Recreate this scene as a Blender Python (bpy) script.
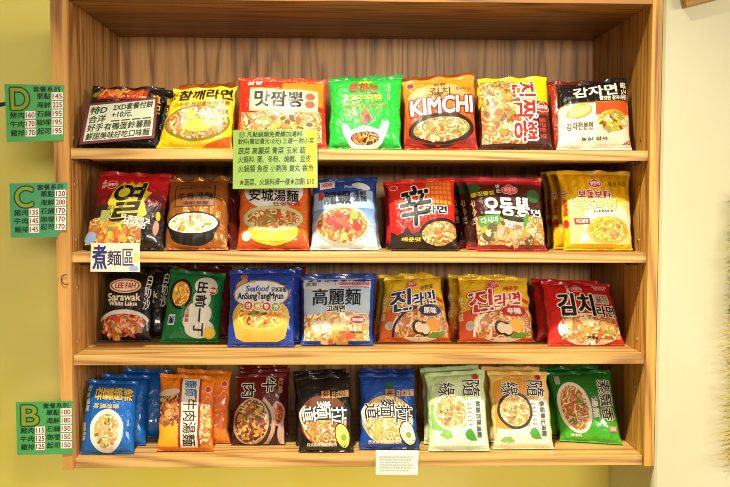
import bpy, bmesh, math, random
from mathutils import Vector, Matrix, noise

for o in list(bpy.data.objects):
    bpy.data.objects.remove(o)
SC = bpy.context.scene
COL = SC.collection
Z0 = 1.5                                  # eye height; shelf heights below are measured from it
W = 1.05                                  # clear width of the shelf unit
D = 0.373                                 # clear depth
REC = 0.008                               # shelf boards sit this far behind the side panels' front edge
TH = 0.0185                               # board thickness
SHELF = [Z0 + z for z in (0.0967, -0.0906, -0.2786, -0.4692)]      # top face of each board
ZT = Z0 + 0.3608                          # underside of the top panel

# ------------------------------------------------------------------ camera, light, exposure
CAM = Vector((0.4876, -1.5905, 0.0099 + Z0))
YAW, PITCH, ROLL, F = 0.0272, -0.0525, 0.0025, 877.0
fw = Vector((math.sin(YAW)*math.cos(PITCH), math.cos(YAW)*math.cos(PITCH), math.sin(PITCH)))
r0 = Vector((math.cos(YAW), -math.sin(YAW), 0)); u0 = r0.cross(fw)
RT = math.cos(ROLL)*r0 + math.sin(ROLL)*u0
UP = -math.sin(ROLL)*r0 + math.cos(ROLL)*u0
cam = bpy.data.cameras.new('camera')
cam.sensor_width = 36.0
cam.lens = F/730*36
cam.clip_start = 0.02
co = bpy.data.objects.new('camera', cam)
co.matrix_world = Matrix(((RT.x, UP.x, -fw.x, CAM.x), (RT.y, UP.y, -fw.y, CAM.y), (RT.z, UP.z, -fw.z, CAM.z), (0, 0, 0, 1)))
COL.objects.link(co)
SC.camera = co
SC.view_settings.view_transform = 'Standard'
SC.view_settings.look = 'None'
SC.view_settings.gamma = 1.0
SC.view_settings.use_curve_mapping = False
SC.cycles.filter_width = 1.0
SC.view_settings.exposure = -0.18

world = bpy.data.worlds.new('world')
SC.world = world
world.use_nodes = True
world.node_tree.nodes['Background'].inputs['Color'].default_value = (1.0, 0.86, 0.66, 1)
world.node_tree.nodes['Background'].inputs['Strength'].default_value = 0.21


def area(name, loc, target, sx, sy, power, color):
    l = bpy.data.lights.new(name, 'AREA')
    l.shape = 'RECTANGLE'; l.size = sx; l.size_y = sy; l.energy = power; l.color = color
    o = bpy.data.objects.new(name, l)
    o.location = loc
    o.rotation_euler = (Vector(target) - Vector(loc)).to_track_quat('-Z', 'Y').to_euler()
    COL.objects.link(o)
    return o


sp = bpy.data.lights.new('ceiling_downlight', 'SPOT')                 # a recessed ceiling spot in front of the shelf
sp.energy = 375; sp.color = (1.0, 0.90, 0.70); sp.shadow_soft_size = 0.05; sp.spot_size = math.radians(62); sp.spot_blend = 1.0
so = bpy.data.objects.new('ceiling_downlight', sp)
so.location = (0.28, -0.98, Z0 + 1.42)
so.rotation_euler = (Vector((0.80, 0.02, Z0 - 1.05)) - so.location).to_track_quat('-Z', 'Y').to_euler()
COL.objects.link(so)
area('room_window_light', (1.05, -4.5, Z0 + 0.50), (0.5, 0.1, Z0), 1.3, 0.45, 105, (1.0, 0.91, 0.76))
area('side_window_light', (3.3, -2.3, Z0 + 0.55), (0.4, 0.2, Z0 - 0.1), 0.9, 0.8, 62, (1.0, 0.90, 0.80))


# ------------------------------------------------------------------ helpers
def px(x, y):
    return fw + RT*((x - 365)/F) - UP*((y - 243.5)/F)


def at(x, y, Y):                          # the point at depth Y seen at (x, y)
    d = px(x, y)
    return CAM + d*((Y - CAM.y)/d.y)


def on_level(x, y, z):                    # the point at height z seen at (x, y)
    d = px(x, y)
    return CAM + d*((z - CAM.z)/d.z)


def lin(h):
    h = h.lstrip('#')
    c = [int(h[i:i+2], 16)/255 for i in (0, 2, 4)]
    return tuple(x/12.92 if x <= 0.04045 else ((x + 0.055)/1.055)**2.4 for x in c) + (1,)


MATS = {}


def newmat(key):
    m = bpy.data.materials.new(key)
    m.use_nodes = True
    return m, m.node_tree, m.node_tree.nodes['Principled BSDF']


def ink(h, rough=0.46, metal=0.0, coat=0.05):
    k = ('ink', h, rough, metal)
    if k not in MATS:
        m, nt, b = newmat('ink_' + h.lstrip('#'))
        tc = nt.nodes.new('ShaderNodeTexCoord'); nz = nt.nodes.new('ShaderNodeTexNoise')
        nz.inputs['Scale'].default_value = 130
        mx = nt.nodes.new('ShaderNodeMix'); mx.data_type = 'RGBA'; mx.blend_type = 'MULTIPLY'
        mx.inputs[0].default_value = 0.22
        mx.inputs[6].default_value = lin(h)
        nt.links.new(tc.outputs['Object'], nz.inputs['Vector'])
        nt.links.new(nz.outputs['Fac'], mx.inputs[7])
        nt.links.new(mx.outputs[2], b.inputs['Base Color'])
        b.inputs['Roughness'].default_value = rough
        b.inputs['Metallic'].default_value = metal
        b.inputs['Coat Weight'].default_value = coat
        b.inputs['Coat Roughness'].default_value = 0.22
        b.inputs['Specular IOR Level'].default_value = 0.32
        MATS[k] = m
    return MATS[k]


def film(stops, rough=0.30, metal=0.0, bump=0.6):
    """printed plastic film; stops = colour or list of (v, colour) bands printed from bottom to top"""
    if isinstance(stops, str):
        stops = [(0, stops)]
    k = ('film', tuple(stops), rough, metal)
    if k not in MATS:
        m, nt, b = newmat('film_' + stops[0][1].lstrip('#'))
        uv = nt.nodes.new('ShaderNodeUVMap'); uv.uv_map = 'UVMap'
        sp = nt.nodes.new('ShaderNodeSeparateXYZ'); rp = nt.nodes.new('ShaderNodeValToRGB')
        nt.links.new(uv.outputs[0], sp.inputs[0]); nt.links.new(sp.outputs['Y'], rp.inputs[0])
        el = rp.color_ramp.elements
        while len(el) < max(2, len(stops)):
            el.new(0.5)
        for i, e in enumerate(el):
            s = stops[min(i, len(stops) - 1)]
            e.position = s[0] if len(stops) > 1 else float(i)
            e.color = lin(s[1])
        nt.links.new(rp.outputs[0], b.inputs['Base Color'])
        tc = nt.nodes.new('ShaderNodeTexCoord'); nz = nt.nodes.new('ShaderNodeTexNoise')
        nz.inputs['Scale'].default_value = 55; nz.inputs['Detail'].default_value = 3
        nz.inputs['Distortion'].default_value = 1.2
        bp = nt.nodes.new('ShaderNodeBump'); bp.inputs['Strength'].default_value = bump
        bp.inputs['Distance'].default_value = 0.006
        nt.links.new(tc.outputs['Object'], nz.inputs['Vector']); nt.links.new(nz.outputs['Fac'], bp.inputs['Height'])
        nt.links.new(bp.outputs[0], b.inputs['Normal'])
        b.inputs['Roughness'].default_value = rough; b.inputs['Metallic'].default_value = metal
        b.inputs['Specular IOR Level'].default_value = 0.3
        b.inputs['Coat Weight'].default_value = 0.45; b.inputs['Coat Roughness'].default_value = 0.07
        MATS[k] = m
    return MATS[k]


def food_mat(cols, scale=48, patch=30):
    """printed photograph of noodles in broth: wavy strands over blotches"""
    k = ('food', tuple(cols), scale)
    if k not in MATS:
        m, nt, b = newmat('noodle_print')
        N = nt.nodes.new; Lk = nt.links.new
        tc = N('ShaderNodeTexCoord')
        wn = N('ShaderNodeTexNoise'); wn.inputs['Scale'].default_value = scale; wn.inputs['Detail'].default_value = 1.5
        m1 = N('ShaderNodeMath'); m1.operation = 'MULTIPLY'; m1.inputs[1].default_value = 46
        m2 = N('ShaderNodeMath'); m2.operation = 'SINE'
        wv = N('ShaderNodeMath'); wv.operation = 'MULTIPLY_ADD'; wv.inputs[1].default_value = 0.5; wv.inputs[2].default_value = 0.5
        nz = N('ShaderNodeTexNoise'); nz.inputs['Scale'].default_value = patch*2.4; nz.inputs['Detail'].default_value = 2
        r1 = N('ShaderNodeValToRGB'); r2 = N('ShaderNodeValToRGB')
        el = r1.color_ramp.elements
        el[0].position = 0.22; el[0].color = lin(cols[0]); el[1].position = 0.62; el[1].color = lin(cols[1])
        e = el.new(0.92); e.color = lin(cols[2])
        el = r2.color_ramp.elements
        el[0].position = 0.46; el[0].color = (0, 0, 0, 1); el[1].position = 0.60; el[1].color = (0.8, 0.8, 0.8, 1)
        mx = N('ShaderNodeMix'); mx.data_type = 'RGBA'
        mx.inputs[7].default_value = lin(cols[3])
        Lk(tc.outputs['Object'], wn.inputs['Vector']); Lk(tc.outputs['Object'], nz.inputs['Vector'])
        Lk(wn.outputs['Fac'], m1.inputs[0]); Lk(m1.outputs[0], m2.inputs[0]); Lk(m2.outputs[0], wv.inputs[0])
        Lk(wv.outputs[0], r1.inputs[0]); Lk(nz.outputs['Fac'], r2.inputs[0])
        Lk(r2.outputs[0], mx.inputs[0]); Lk(r1.outputs[0], mx.inputs[6]); Lk(mx.outputs[2], b.inputs['Base Color'])
        b.inputs['Roughness'].default_value = 0.42; b.inputs['Coat Weight'].default_value = 0.15
        MATS[k] = m
    return MATS[k]


def wood(axis, light='#d6a45c', dark='#9a6430', seed=0.0, rough=0.45, figure=1.0):
    k = ('wood', axis, light, dark, seed)
    if k not in MATS:
        m, nt, b = newmat('oak_veneer')
        N = nt.nodes.new; Lk = nt.links.new
        tc = N('ShaderNodeTexCoord'); mp = N('ShaderNodeMapping')
        s = [46, 46, 46]; s['xyz'.index(axis)] = 1.8
        mp.inputs['Scale'].default_value = s; mp.inputs['Location'].default_value = (seed, seed*1.7, seed*0.6)
        n1 = N('ShaderNodeTexNoise'); n1.inputs['Scale'].default_value = 1.0; n1.inputs['Detail'].default_value = 1.0
        mg = N('ShaderNodeMapping'); sg = [14*figure, 14*figure, 14*figure]; sg['xyz'.index(axis)] = 0.75*figure
        mg.inputs['Scale'].default_value = sg; mg.inputs['Location'].default_value = (seed, seed*0.7, seed*1.6)
        ng = N('ShaderNodeTexNoise'); ng.inputs['Scale'].default_value = 1.0; ng.inputs['Detail'].default_value = 1.5; ng.inputs['Roughness'].default_value = 0.35
        m1 = N('ShaderNodeMath'); m1.operation = 'MULTIPLY'; m1.inputs[1].default_value = 70/figure**0.5
        m2 = N('ShaderNodeMath'); m2.operation = 'SINE'
        mp2 = N('ShaderNodeMapping'); s2 = [230, 230, 230]; s2['xyz'.index(axis)] = 6
        mp2.inputs['Scale'].default_value = s2
        n2 = N('ShaderNodeTexNoise'); n2.inputs['Scale'].default_value = 1.0; n2.inputs['Detail'].default_value = 2
        ad = N('ShaderNodeMath'); ad.operation = 'MULTIPLY_ADD'; ad.inputs[1].default_value = 0.9
        rp = N('ShaderNodeValToRGB'); el = rp.color_ramp.elements
        el[0].position = 0.30; el[0].color = lin(light); el[1].position = 0.93; el[1].color = lin(dark)
        e = el.new(0.66); e.color = tuple(0.72*a + 0.28*b_ for a, b_ in zip(lin(light), lin(dark)))
        sc = N('ShaderNodeMath'); sc.operation = 'MULTIPLY_ADD'; sc.inputs[1].default_value = 0.30; sc.inputs[2].default_value = 0.08
        r2 = N('ShaderNodeValToRGB'); el = r2.color_ramp.elements
        el[0].position = 0.33; el[0].color = (0.66, 0.60, 0.54, 1); el[1].position = 0.50; el[1].color = (1, 1, 1, 1)
        r3 = N('ShaderNodeValToRGB'); el = r3.color_ramp.elements
        el[0].position = 0.35; el[0].color = (0.80, 0.76, 0.72, 1); el[1].position = 0.62; el[1].color = (1, 1, 1, 1)
        mx = N('ShaderNodeMix'); mx.data_type = 'RGBA'; mx.blend_type = 'MULTIPLY'; mx.inputs[0].default_value = 0.7
        my = N('ShaderNodeMix'); my.data_type = 'RGBA'; my.blend_type = 'MULTIPLY'; my.inputs[0].default_value = 0.9
        for q in (mp, mp2, mg):
            Lk(tc.outputs['Object'], q.inputs[0])
        Lk(mp.outputs[0], n1.inputs['Vector']); Lk(mp2.outputs[0], n2.inputs['Vector']); Lk(mg.outputs[0], ng.inputs['Vector'])
        Lk(ng.outputs['Fac'], m1.inputs[0]); Lk(m1.outputs[0], m2.inputs[0]); Lk(m2.outputs[0], sc.inputs[0])
        Lk(n2.outputs['Fac'], ad.inputs[0]); Lk(sc.outputs[0], ad.inputs[2]); Lk(ad.outputs[0], rp.inputs[0])
        Lk(n2.outputs['Fac'], r2.inputs[0]); Lk(n1.outputs['Fac'], r3.inputs[0])
        Lk(rp.outputs[0], mx.inputs[6]); Lk(r2.outputs[0], mx.inputs[7])
        Lk(mx.outputs[2], my.inputs[6]); Lk(r3.outputs[0], my.inputs[7]); Lk(my.outputs[2], b.inputs['Base Color'])
        b.inputs['Roughness'].default_value = rough
        MATS[k] = m
    return MATS[k]


def plaster(h1, h2, scale=3.0, rough=0.55):
    k = ('plaster', h1, h2)
    if k not in MATS:
        m, nt, b = newmat('painted_wall')
        N = nt.nodes.new; Lk = nt.links.new
        tc = N('ShaderNodeTexCoord'); nz = N('ShaderNodeTexNoise'); nz.inputs['Scale'].default_value = scale
        nz.inputs['Detail'].default_value = 3
        rp = N('ShaderNodeValToRGB'); el = rp.color_ramp.elements
        el[0].position = 0.35; el[0].color = lin(h1); el[1].position = 0.65; el[1].color = lin(h2)
        n2 = N('ShaderNodeTexNoise'); n2.inputs['Scale'].default_value = 220
        bp = N('ShaderNodeBump'); bp.inputs['Strength'].default_value = 0.06; bp.inputs['Distance'].default_value = 0.002
        Lk(tc.outputs['Object'], nz.inputs['Vector']); Lk(tc.outputs['Object'], n2.inputs['Vector'])
        Lk(nz.outputs['Fac'], rp.inputs[0]); Lk(rp.outputs[0], b.inputs['Base Color'])
        Lk(n2.outputs['Fac'], bp.inputs['Height']); Lk(bp.outputs[0], b.inputs['Normal'])
        b.inputs['Roughness'].default_value = rough
        MATS[k] = m
    return MATS[k]


def link(name, me, parent=None, loc=None):
    o = bpy.data.objects.new(name, me)
    COL.objects.link(o)
    if loc is not None:
        o.location = loc
    if parent is not None:
        o.parent = parent
    return o


def tag(o, label=None, cat=None, group=None, kind=None):
    for k, v in (('label', label), ('category', cat), ('group', group), ('kind', kind)):
        if v:
            o[k] = v
    return o


def from_bm(name, bm, mats, parent=None, loc=None, smooth=False):
    me = bpy.data.meshes.new(name)
    bm.normal_update()
    bm.to_mesh(me); bm.free()
    for m in (mats if isinstance(mats, (list, tuple)) else [mats]):
        me.materials.append(m)
    if smooth:
        for p in me.polygons:
            p.use_smooth = True
    return link(name, me, parent, loc)


def box_bm(lo, hi, bevel=0.0, bm=None):
    bm = bm or bmesh.new()
    v = [bm.verts.new((x, y, z)) for x in (lo[0], hi[0]) for y in (lo[1], hi[1]) for z in (lo[2], hi[2])]
    fs = [bm.faces.new([v[i] for i in f]) for f in ((0, 1, 3, 2), (4, 6, 7, 5), (0, 4, 5, 1), (2, 3, 7, 6), (0, 2, 6, 4), (1, 5, 7, 3))]
    bmesh.ops.recalc_face_normals(bm, faces=fs)
    if bevel:
        es = list({e for f in fs for e in f.edges})
        bmesh.ops.bevel(bm, geom=es, offset=bevel, segments=2, profile=0.5, affect='EDGES')
    return bm


def tube_bm(pts, r, seg=8, bm=None, r_end=None):
    bm = bm or bmesh.new()
    rings = []
    for i, p in enumerate(pts):
        p = Vector(p)
        t = (Vector(pts[min(i+1, len(pts)-1)]) - Vector(pts[max(i-1, 0)])).normalized()
        a = t.orthogonal().normalized() if i == 0 else (a - t*a.dot(t)).normalized()
        b = t.cross(a)
        rr = r if r_end is None else r + (r_end - r)*i/(len(pts) - 1)
        rings.append([bm.verts.new(p + (a*math.cos(q) + b*math.sin(q))*rr) for q in [2*math.pi*k/seg for k in range(seg)]])
    for A, B in zip(rings, rings[1:]):
        for k in range(seg):
            bm.faces.new((A[k], A[(k+1) % seg], B[(k+1) % seg], B[k]))
    bm.faces.new(rings[0][::-1]); bm.faces.new(rings[-1])
    return bm


# flat 2-D art as a triangulated bmesh in (u, v), cut on a grid so that it can follow a curved pack
def poly_bm(pts, bm=None):
    bm = bm or bmesh.new()
    f = bm.faces.new([bm.verts.new((p[0], p[1], 0)) for p in pts])
    bmesh.ops.triangulate(bm, faces=[f])
    return bm


def cut(bm, step=0.055):
    if not bm.verts:
        return bm
    for ax in (0, 1):
        lo = min(v.co[ax] for v in bm.verts); hi = max(v.co[ax] for v in bm.verts)
        k = math.ceil(lo/step + 1e-6)
        while k*step < hi - 1e-6:
            c = [0, 0, 0]; c[ax] = k*step
            n = [0, 0, 0]; n[ax] = 1
            bmesh.ops.bisect_plane(bm, geom=bm.verts[:] + bm.edges[:] + bm.faces[:], plane_co=c, plane_no=n)
            k += 1
    return bm


def ell_pts(cu, cv, ru, rv, n=40, a0=0, a1=360, rot=0):
    c, s = math.cos(math.radians(rot)), math.sin(math.radians(rot))
    o = []
    m = n if a1 - a0 >= 360 else n + 1
    for i in range(m):
        a = math.radians(a0 + (a1 - a0)*i/n)
        x, y = ru*math.cos(a), rv*math.sin(a)
        o.append((cu + x*c - y*s, cv + x*s + y*c))
    return o


def rect_pts(u0, v0, u1, v1, skew=0.0):
    return [(u0, v0), (u1, v0 + skew), (u1, v1 + skew), (u0, v1)]


def wavy_pts(u0, v0, u1, v1, amp=0.02, waves=2.0, ph=0.0):
    """area with a wavy top edge"""
    top = [(u1 + (u0 - u1)*i/24, v1 + amp*math.sin(ph + waves*2*math.pi*i/24)) for i in range(25)]
    return [(u0, v0), (u1, v0)] + top


GLYPH = {}


def glyphs(s, line=1.0):
    """the outline of some writing as (verts, faces) in its own box 0..w, 0..h"""
    k = (s, line)
    if k not in GLYPH:
        cu = bpy.data.curves.new('writing', 'FONT')
        cu.body = s; cu.resolution_u = 8 if len(s) == 1 else 3; cu.space_line = line; cu.align_x = 'CENTER'
        o = bpy.data.objects.new('writing', cu); COL.objects.link(o)
        dg = bpy.context.evaluated_depsgraph_get(); dg.update()
        me = bpy.data.meshes.new_from_object(o.evaluated_get(dg))
        V = [(v.co.x, v.co.y) for v in me.vertices]; Fc = [tuple(p.vertices) for p in me.polygons]
        bpy.data.objects.remove(o); bpy.data.curves.remove(cu); bpy.data.meshes.remove(me)
        GLYPH[k] = (V, Fc)
    return GLYPH[k]


def text_bm(s, box, rot=0, tilt=0.0, line=1.0, step=0.055, italic=0.0):
    V, Fc = glyphs(s, line)
    c, sn = math.cos(math.radians(rot)), math.sin(math.radians(rot))
    P = [(x + italic*y, y) for x, y in V]
    P = [(x*c - y*sn, x*sn + y*c) for x, y in P]
    x0 = min(p[0] for p in P); x1 = max(p[0] for p in P); y0 = min(p[1] for p in P); y1 = max(p[1] for p in P)
    bm = bmesh.new()
    vs = []
    for x, y in P:
        a = (x - x0)/max(x1 - x0, 1e-6); b = (y - y0)/max(y1 - y0, 1e-6)
        vs.append(bm.verts.new((box[0] + a*(box[2] - box[0]), box[1] + b*(box[3] - box[1]) + tilt*(a - 0.5), 0)))
    for f in Fc:
        try:
            bm.faces.new([vs[i] for i in f])
        except ValueError:
            pass
    bmesh.ops.dissolve_degenerate(bm, edges=bm.edges[:], dist=1e-7)
    return cut(bm, step)


class Sheet:
    """anything printed on: maps (u, v) and a lift to a local point"""
    def stamp(self, name, layers, parent, label=None):
        """layers: list of (bm, material, du, dv, lift); all joined into ONE mesh"""
        V, Fc, mi, mats = [], [], [], []
        for bm, mat, shifts, lift in layers:
            if mat not in mats:
                mats.append(mat)
            m = mats.index(mat)
            bm.verts.ensure_lookup_table(); bm.verts.index_update()
            base = [(v.co.x, v.co.y) for v in bm.verts]
            fs = []
            for f in bm.faces:
                a = [v.index for v in f.verts]
                if f.normal.z < 0:
                    a.reverse()
                fs.append(a)
            for k, (du, dv) in enumerate(shifts):
                off = len(V)
                for u, v in base:
                    V.append(self.P(u + du, v + dv, lift + k*4e-6))
                for a in fs:
                    Fc.append([i + off for i in a]); mi.append(m)
            bm.free()
        me = bpy.data.meshes.new(name)
        me.from_pydata([tuple(v) for v in V], [], Fc)
        me.update()
        for m in mats:
            me.materials.append(m)
        me.polygons.foreach_set('material_index', mi)
        for p in me.polygons:
            p.use_smooth = True
        o = link(name, me, parent)
        if label:
            o['label'] = label
        return o

    def aspect(self):
        return self.hgt/self.wid

    def ring(self, r, n):
        a = self.aspect()
        return [(r*math.cos(2*math.pi*i/n), r*math.sin(2*math.pi*i/n)/a) for i in range(n)]

    def shape(self, name, pts, color, lift=1, parent=None, label=None, mat=None):
        bm = cut(poly_bm(pts)); bm.normal_update()
        return self.stamp(name, [(bm, mat or ink(color), [(0, 0)], self.L(lift))], parent or self.root, label)

    def L(self, k):
        return 0.0004 + 0.00022*k

    def text(self, s, box, color, out=None, ow=0.012, bold=0.006, rot=0, tilt=0.0, lift=4, name='lettering', parent=None, line=1.0, label=None, italic=0.0, out2=None, ow2=0.02):
        bold *= 0.5; ow *= 0.72; ow2 *= 0.8
        layers = []
        def T():
            b = text_bm(s, box, rot, tilt, line, italic=italic); b.normal_update(); return b
        if out2:
            layers.append((T(), ink(out2), self.ring(ow2 + bold, 12), self.L(lift)))
        if out:
            layers.append((T(), ink(out), self.ring(ow + bold, 10), self.L(lift + 0.5)))
        layers.append((T(), ink(color), ([(0, 0)] + self.ring(bold, 6)) if bold else [(0, 0)], self.L(lift + 1)))
        return self.stamp(name, layers, parent or self.root, label)

    def lines(self, boxes, color, lift=3, name='small_print', seed=0, parent=None):
        """fine print too small to read: short dashes of ink"""
        r = random.Random(seed); bm = bmesh.new()
        for u0, v0, u1, v1 in boxes:
            u = u0
            while u < u1:
                w = (v1 - v0)*r.uniform(0.5, 1.3)/1.0
                poly_bm(rect_pts(u, v0 + r.uniform(0, .25)*(v1 - v0), min(u + w*0.75, u1), v1), bm)
                u += w
        bm.normal_update()
        return self.stamp(name, [(bm, ink(color), [(0, 0)], self.L(lift))], parent or self.root)


class Flat(Sheet):
    """a card: four world corners bl, br, tr, tl"""
    def __init__(self, name, q, thick, mat, label, cat, group=None, notch=None, bend=0.0):
        self.q = [Vector(p) for p in q]
        self.n = (self.q[1] - self.q[0]).cross(self.q[3] - self.q[0]).normalized()
        if self.n.y > 0:
            self.n = -self.n
        self.base = (self.q[0] + self.q[1])/2
        self.wid = (self.q[1] - self.q[0]).length; self.hgt = (self.q[3] - self.q[0]).length
        self.bend = bend
        self.root = bpy.data.objects.new(name, None); COL.objects.link(self.root)
        self.root.location = self.base
        tag(self.root, label, cat, group)
        pts = notch or rect_pts(0, 0, 1, 1)
        bm = cut(poly_bm(pts), 0.125)
        me = bm
        for v in me.verts:
            v.co = self.P(v.co.x, v.co.y, 0)
        me.normal_update()
        r = bmesh.ops.extrude_face_region(me, geom=me.faces[:])
        bmesh.ops.translate(me, verts=[e for e in r['geom'] if isinstance(e, bmesh.types.BMVert)], vec=-self.n*thick)
        bmesh.ops.recalc_face_normals(me, faces=me.faces[:])
        from_bm('card', me, mat, self.root)

    def P(self, u, v, lift):
        a = self.q[0].lerp(self.q[1], u); b = self.q[3].lerp(self.q[2], u)
        return a.lerp(b, v) + self.n*(lift + self.bend*math.sin(math.pi*u)*(0.4 + 0.6*v)) - self.base

    def L(self, k):
        return 0.00025 + 0.00012*k


PACKS = {}


class Pack(Sheet):
    def __init__(self, key, shelf, c, film_mat, label, yb=None, lean=20, T=0.038, seed=1, seal=None, seal_h=0.055, crumple=1.0, group=None, name='noodle_packet'):
        """c: the four outer corners tl, tr, br, bl as seen in the photograph; the pack stands on its shelf leaning back"""
        z = SHELF[shelf]
        tl, tr, br, bl = c
        if yb is None:
            B0 = on_level(*bl, z); B1 = on_level(*br, z)
        else:
            y0, y1 = yb if isinstance(yb, (tuple, list)) else (yb, yb)
            B0 = at(*bl, y0); B1 = at(*br, y1)
            B0.z = B1.z = z
        e = (B1 - B0).normalized()
        back = Vector((0, 0, 1)).cross(e).normalized()             # away from the camera
        up = Vector((0, 0, 1))*math.cos(math.radians(lean)) + back*math.sin(math.radians(lean))
        n = e.cross(up).normalized()                               # towards the camera
        def hit(p):
            d = px(*p)
            return CAM + d*((B0 - CAM).dot(n)/d.dot(n))
        T1, T0 = hit(tr), hit(tl)
        B0 += Vector((0, 0, 0.0022)); B1 += Vector((0, 0, 0.0022))
        self.q = [B0, B1, T1, T0]; self.n = n
        self.base = (B0 + B1)/2
        self.wid = ((B1 - B0).length + (T1 - T0).length)/2; self.hgt = ((T0 - B0).length + (T1 - B1).length)/2
        self.T = T; self.seed = seed*7.31; self.sh = seal_h; self.sb = 0.020; self.cr = crumple; self.lean = lean; self.back = back
        self.root = bpy.data.objects.new(name, None); COL.objects.link(self.root)
        self.root.location = self.base
        tag(self.root, label, 'noodle packet', group)
        self.film = film_mat
        self.build(film_mat, seal or film_mat)
        PACKS[key] = self

    def g(self, v):
        s = (v - self.sb)/(1 - self.sh - self.sb)
        if s <= 0 or s >= 1:
            return 0.0
        return (1 - abs(2*s - 1)**3.6)**0.62

    def raw(self, u, v, side):
        g = self.g(v)
        f = max(0.0, 1 - abs(2*u - 1)**3.2)**0.5
        uu = 0.5 + (u - 0.5)*(1 - 0.045*g)
        a = self.q[0].lerp(self.q[1], uu); b = self.q[3].lerp(self.q[2], uu)
        p = a.lerp(b, v)
        h = self.T/2*f*g
        # creases: strongest near the ends and the edges
        ed = (1 - g*0.78)*(0.35 + 0.65*f)
        q = Vector((u*self.wid*38 + self.seed, v*self.hgt*15 + self.seed*0.3, side*3.1))
        w = noise.noise(q)*0.0058*ed + noise.noise(q*2.3 + Vector((5, 9, 2)))*0.0021*(0.25 + ed)
        q2 = Vector((u*self.wid*14 - self.seed, v*self.hgt*16, side*2.0 + 4))
        w += noise.noise(q2)*0.0034*g*f
        lim = min(1.0, h/0.004) if 0 < g else 0.0
        h += w*self.cr*lim
        flap = 0.0
        if v > 1 - self.sh or v < self.sb:                          # the flat crimped ends
            t = (v - 1 + self.sh)/self.sh if v > 0.5 else (self.sb - v)/self.sb
            flap = 0.0036*math.sin(u*17 + self.seed)*t*self.cr + 0.0060*noise.noise(Vector((u*6, self.seed, v*3)))*t*self.cr
            if v < 0.5:
                flap *= 0.12
        # outline irregularity
        e = noise.noise(Vector((v*7, self.seed, 0)))*0.0024*self.cr
        p = p + (self.q[1] - self.q[0]).normalized()*(e*(1 if u > 0.5 else -1)*abs(2*u - 1))
        return p + self.n*(side*h + flap)

    def P(self, u, v, lift):
        u = min(max(u, 0.004), 0.996); v = min(max(v, 0.004), 0.996)
        p = self.raw(u, v, 1)
        d = 0.012
        u1, u2 = max(u - d, 0.003), min(u + d, 0.997); v1, v2 = max(v - d, 0.003), min(v + d, 0.997)
        n = (self.raw(u2, v, 1) - self.raw(u1, v, 1)).cross(self.raw(u, v2, 1) - self.raw(u, v1, 1)).normalized()
        return p + n*lift - self.base

    def grid(self, us, vs, sides, mat, name, bump_fin=False):
        V, Fc, UV = [], [], []
        nu = len(us)
        for sd in sides:
            off = len(V)
            for v in vs:
                for u in us:
                    p = self.raw(u, v, sd)
                    if bump_fin:
                        p = p + self.n*(sd*0.0005)
                    V.append(p - self.base); UV.append((u, v))
            for j in range(len(vs) - 1):
                for i in range(nu - 1):
                    a = off + j*nu + i
                    fc = (a, a + 1, a + nu + 1, a + nu)
                    Fc.append(fc if sd > 0 else fc[::-1])
        me = bpy.data.meshes.new(name)
        me.from_pydata([tuple(v) for v in V], [], Fc); me.update()
        ul = me.uv_layers.new(name='UVMap')
        for lp in me.loops:
            ul.data[lp.index].uv = UV[lp.vertex_index]
        me.materials.append(mat)
        for p in me.polygons:
            p.use_smooth = True
        bm = bmesh.new(); bm.from_mesh(me)
        bmesh.ops.remove_doubles(bm, verts=bm.verts[:], dist=1e-5)
        bm.to_mesh(me); bm.free()
        return link(name, me, self.root)

    def build(self, mat, seal):
        n = 58
        us = [0.5 - 0.5*math.cos(math.pi*i/n) for i in range(n + 1)]
        s = self.sh
        b_ = self.sb
        vs = [b_ + (1 - s - b_)*(0.5 - 0.5*math.cos(math.pi*i/n)) for i in range(n + 1)]
        self.grid(us, vs, (1, -1), mat, 'wrapper')
        uf = [i/64 for i in range(65)]
        for k, (a, b) in enumerate(((1 - s, 1.0), (0.0, b_))):
            o = self.grid(uf, [a + (b - a)*i/6 for i in range(7)], (1, -1), seal, 'end_seal', True)
            # pinked edge and crimp ridges
            me = o.data
            ul = me.uv_layers['UVMap'].data
            top = {}
            for lp in me.loops:
                u, v = ul[lp.index].uv
                top[lp.vertex_index] = (u, v)
            for i, (u, v) in top.items():
                edge = abs(v - (1.0 if k == 0 else 0.0)) < 1e-4
                if edge and k == 0 and int(round(u*64)) % 2:
                    me.vertices[i].co += (self.q[0] - self.q[3]).normalized()*0.0016
                me.vertices[i].co += self.n*(0.0005*(1 if int(round((v - a)/(b - a)*6)) % 2 else -1))

    # printed pictures
    def food(self, cu, cv, ru, rv, mat, rim=None, rimw=0.035, tops=(), n=14, seed=3, rot=0, lift=2, size=0.055, pts=None, name='bowl_picture', depth=0.0):
        a = self.aspect()
        layers = []
        if rim:
            if depth:                                               # outside of the bowl below its mouth
                side = [(x, y - depth) for x, y in ell_pts(cu, cv, (ru + rimw)*0.80, (rv + rimw/a)*0.8, 20, 180, 360, rot)]
                full = ell_pts(cu, cv, ru + rimw, rv + rimw/a, 20, 0, 180, rot)
                b = cut(poly_bm(full + side)); b.normal_update()
                layers.append((b, ink(rim), [(0, 0)], self.L(lift - 0.5)))
            b = cut(poly_bm(ell_pts(cu, cv, ru + rimw, rv + rimw/a, 44, rot=rot))); b.normal_update()
            layers.append((b, ink(rim), [(0, 0)], self.L(lift)))
        if layers:
            po = self.stamp(name, layers, self.root)
            b = cut(poly_bm(pts or ell_pts(cu, cv, ru, rv, 44, rot=rot))); b.normal_update()
            self.stamp('noodles', [(b, mat, [(0, 0)], self.L(lift + 1))], po)
        else:
            b = cut(poly_bm(pts or ell_pts(cu, cv, ru, rv, 44, rot=rot))); b.normal_update()
            po = self.stamp(name, [(b, mat, [(0, 0)], self.L(lift + 1))], self.root)
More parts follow.
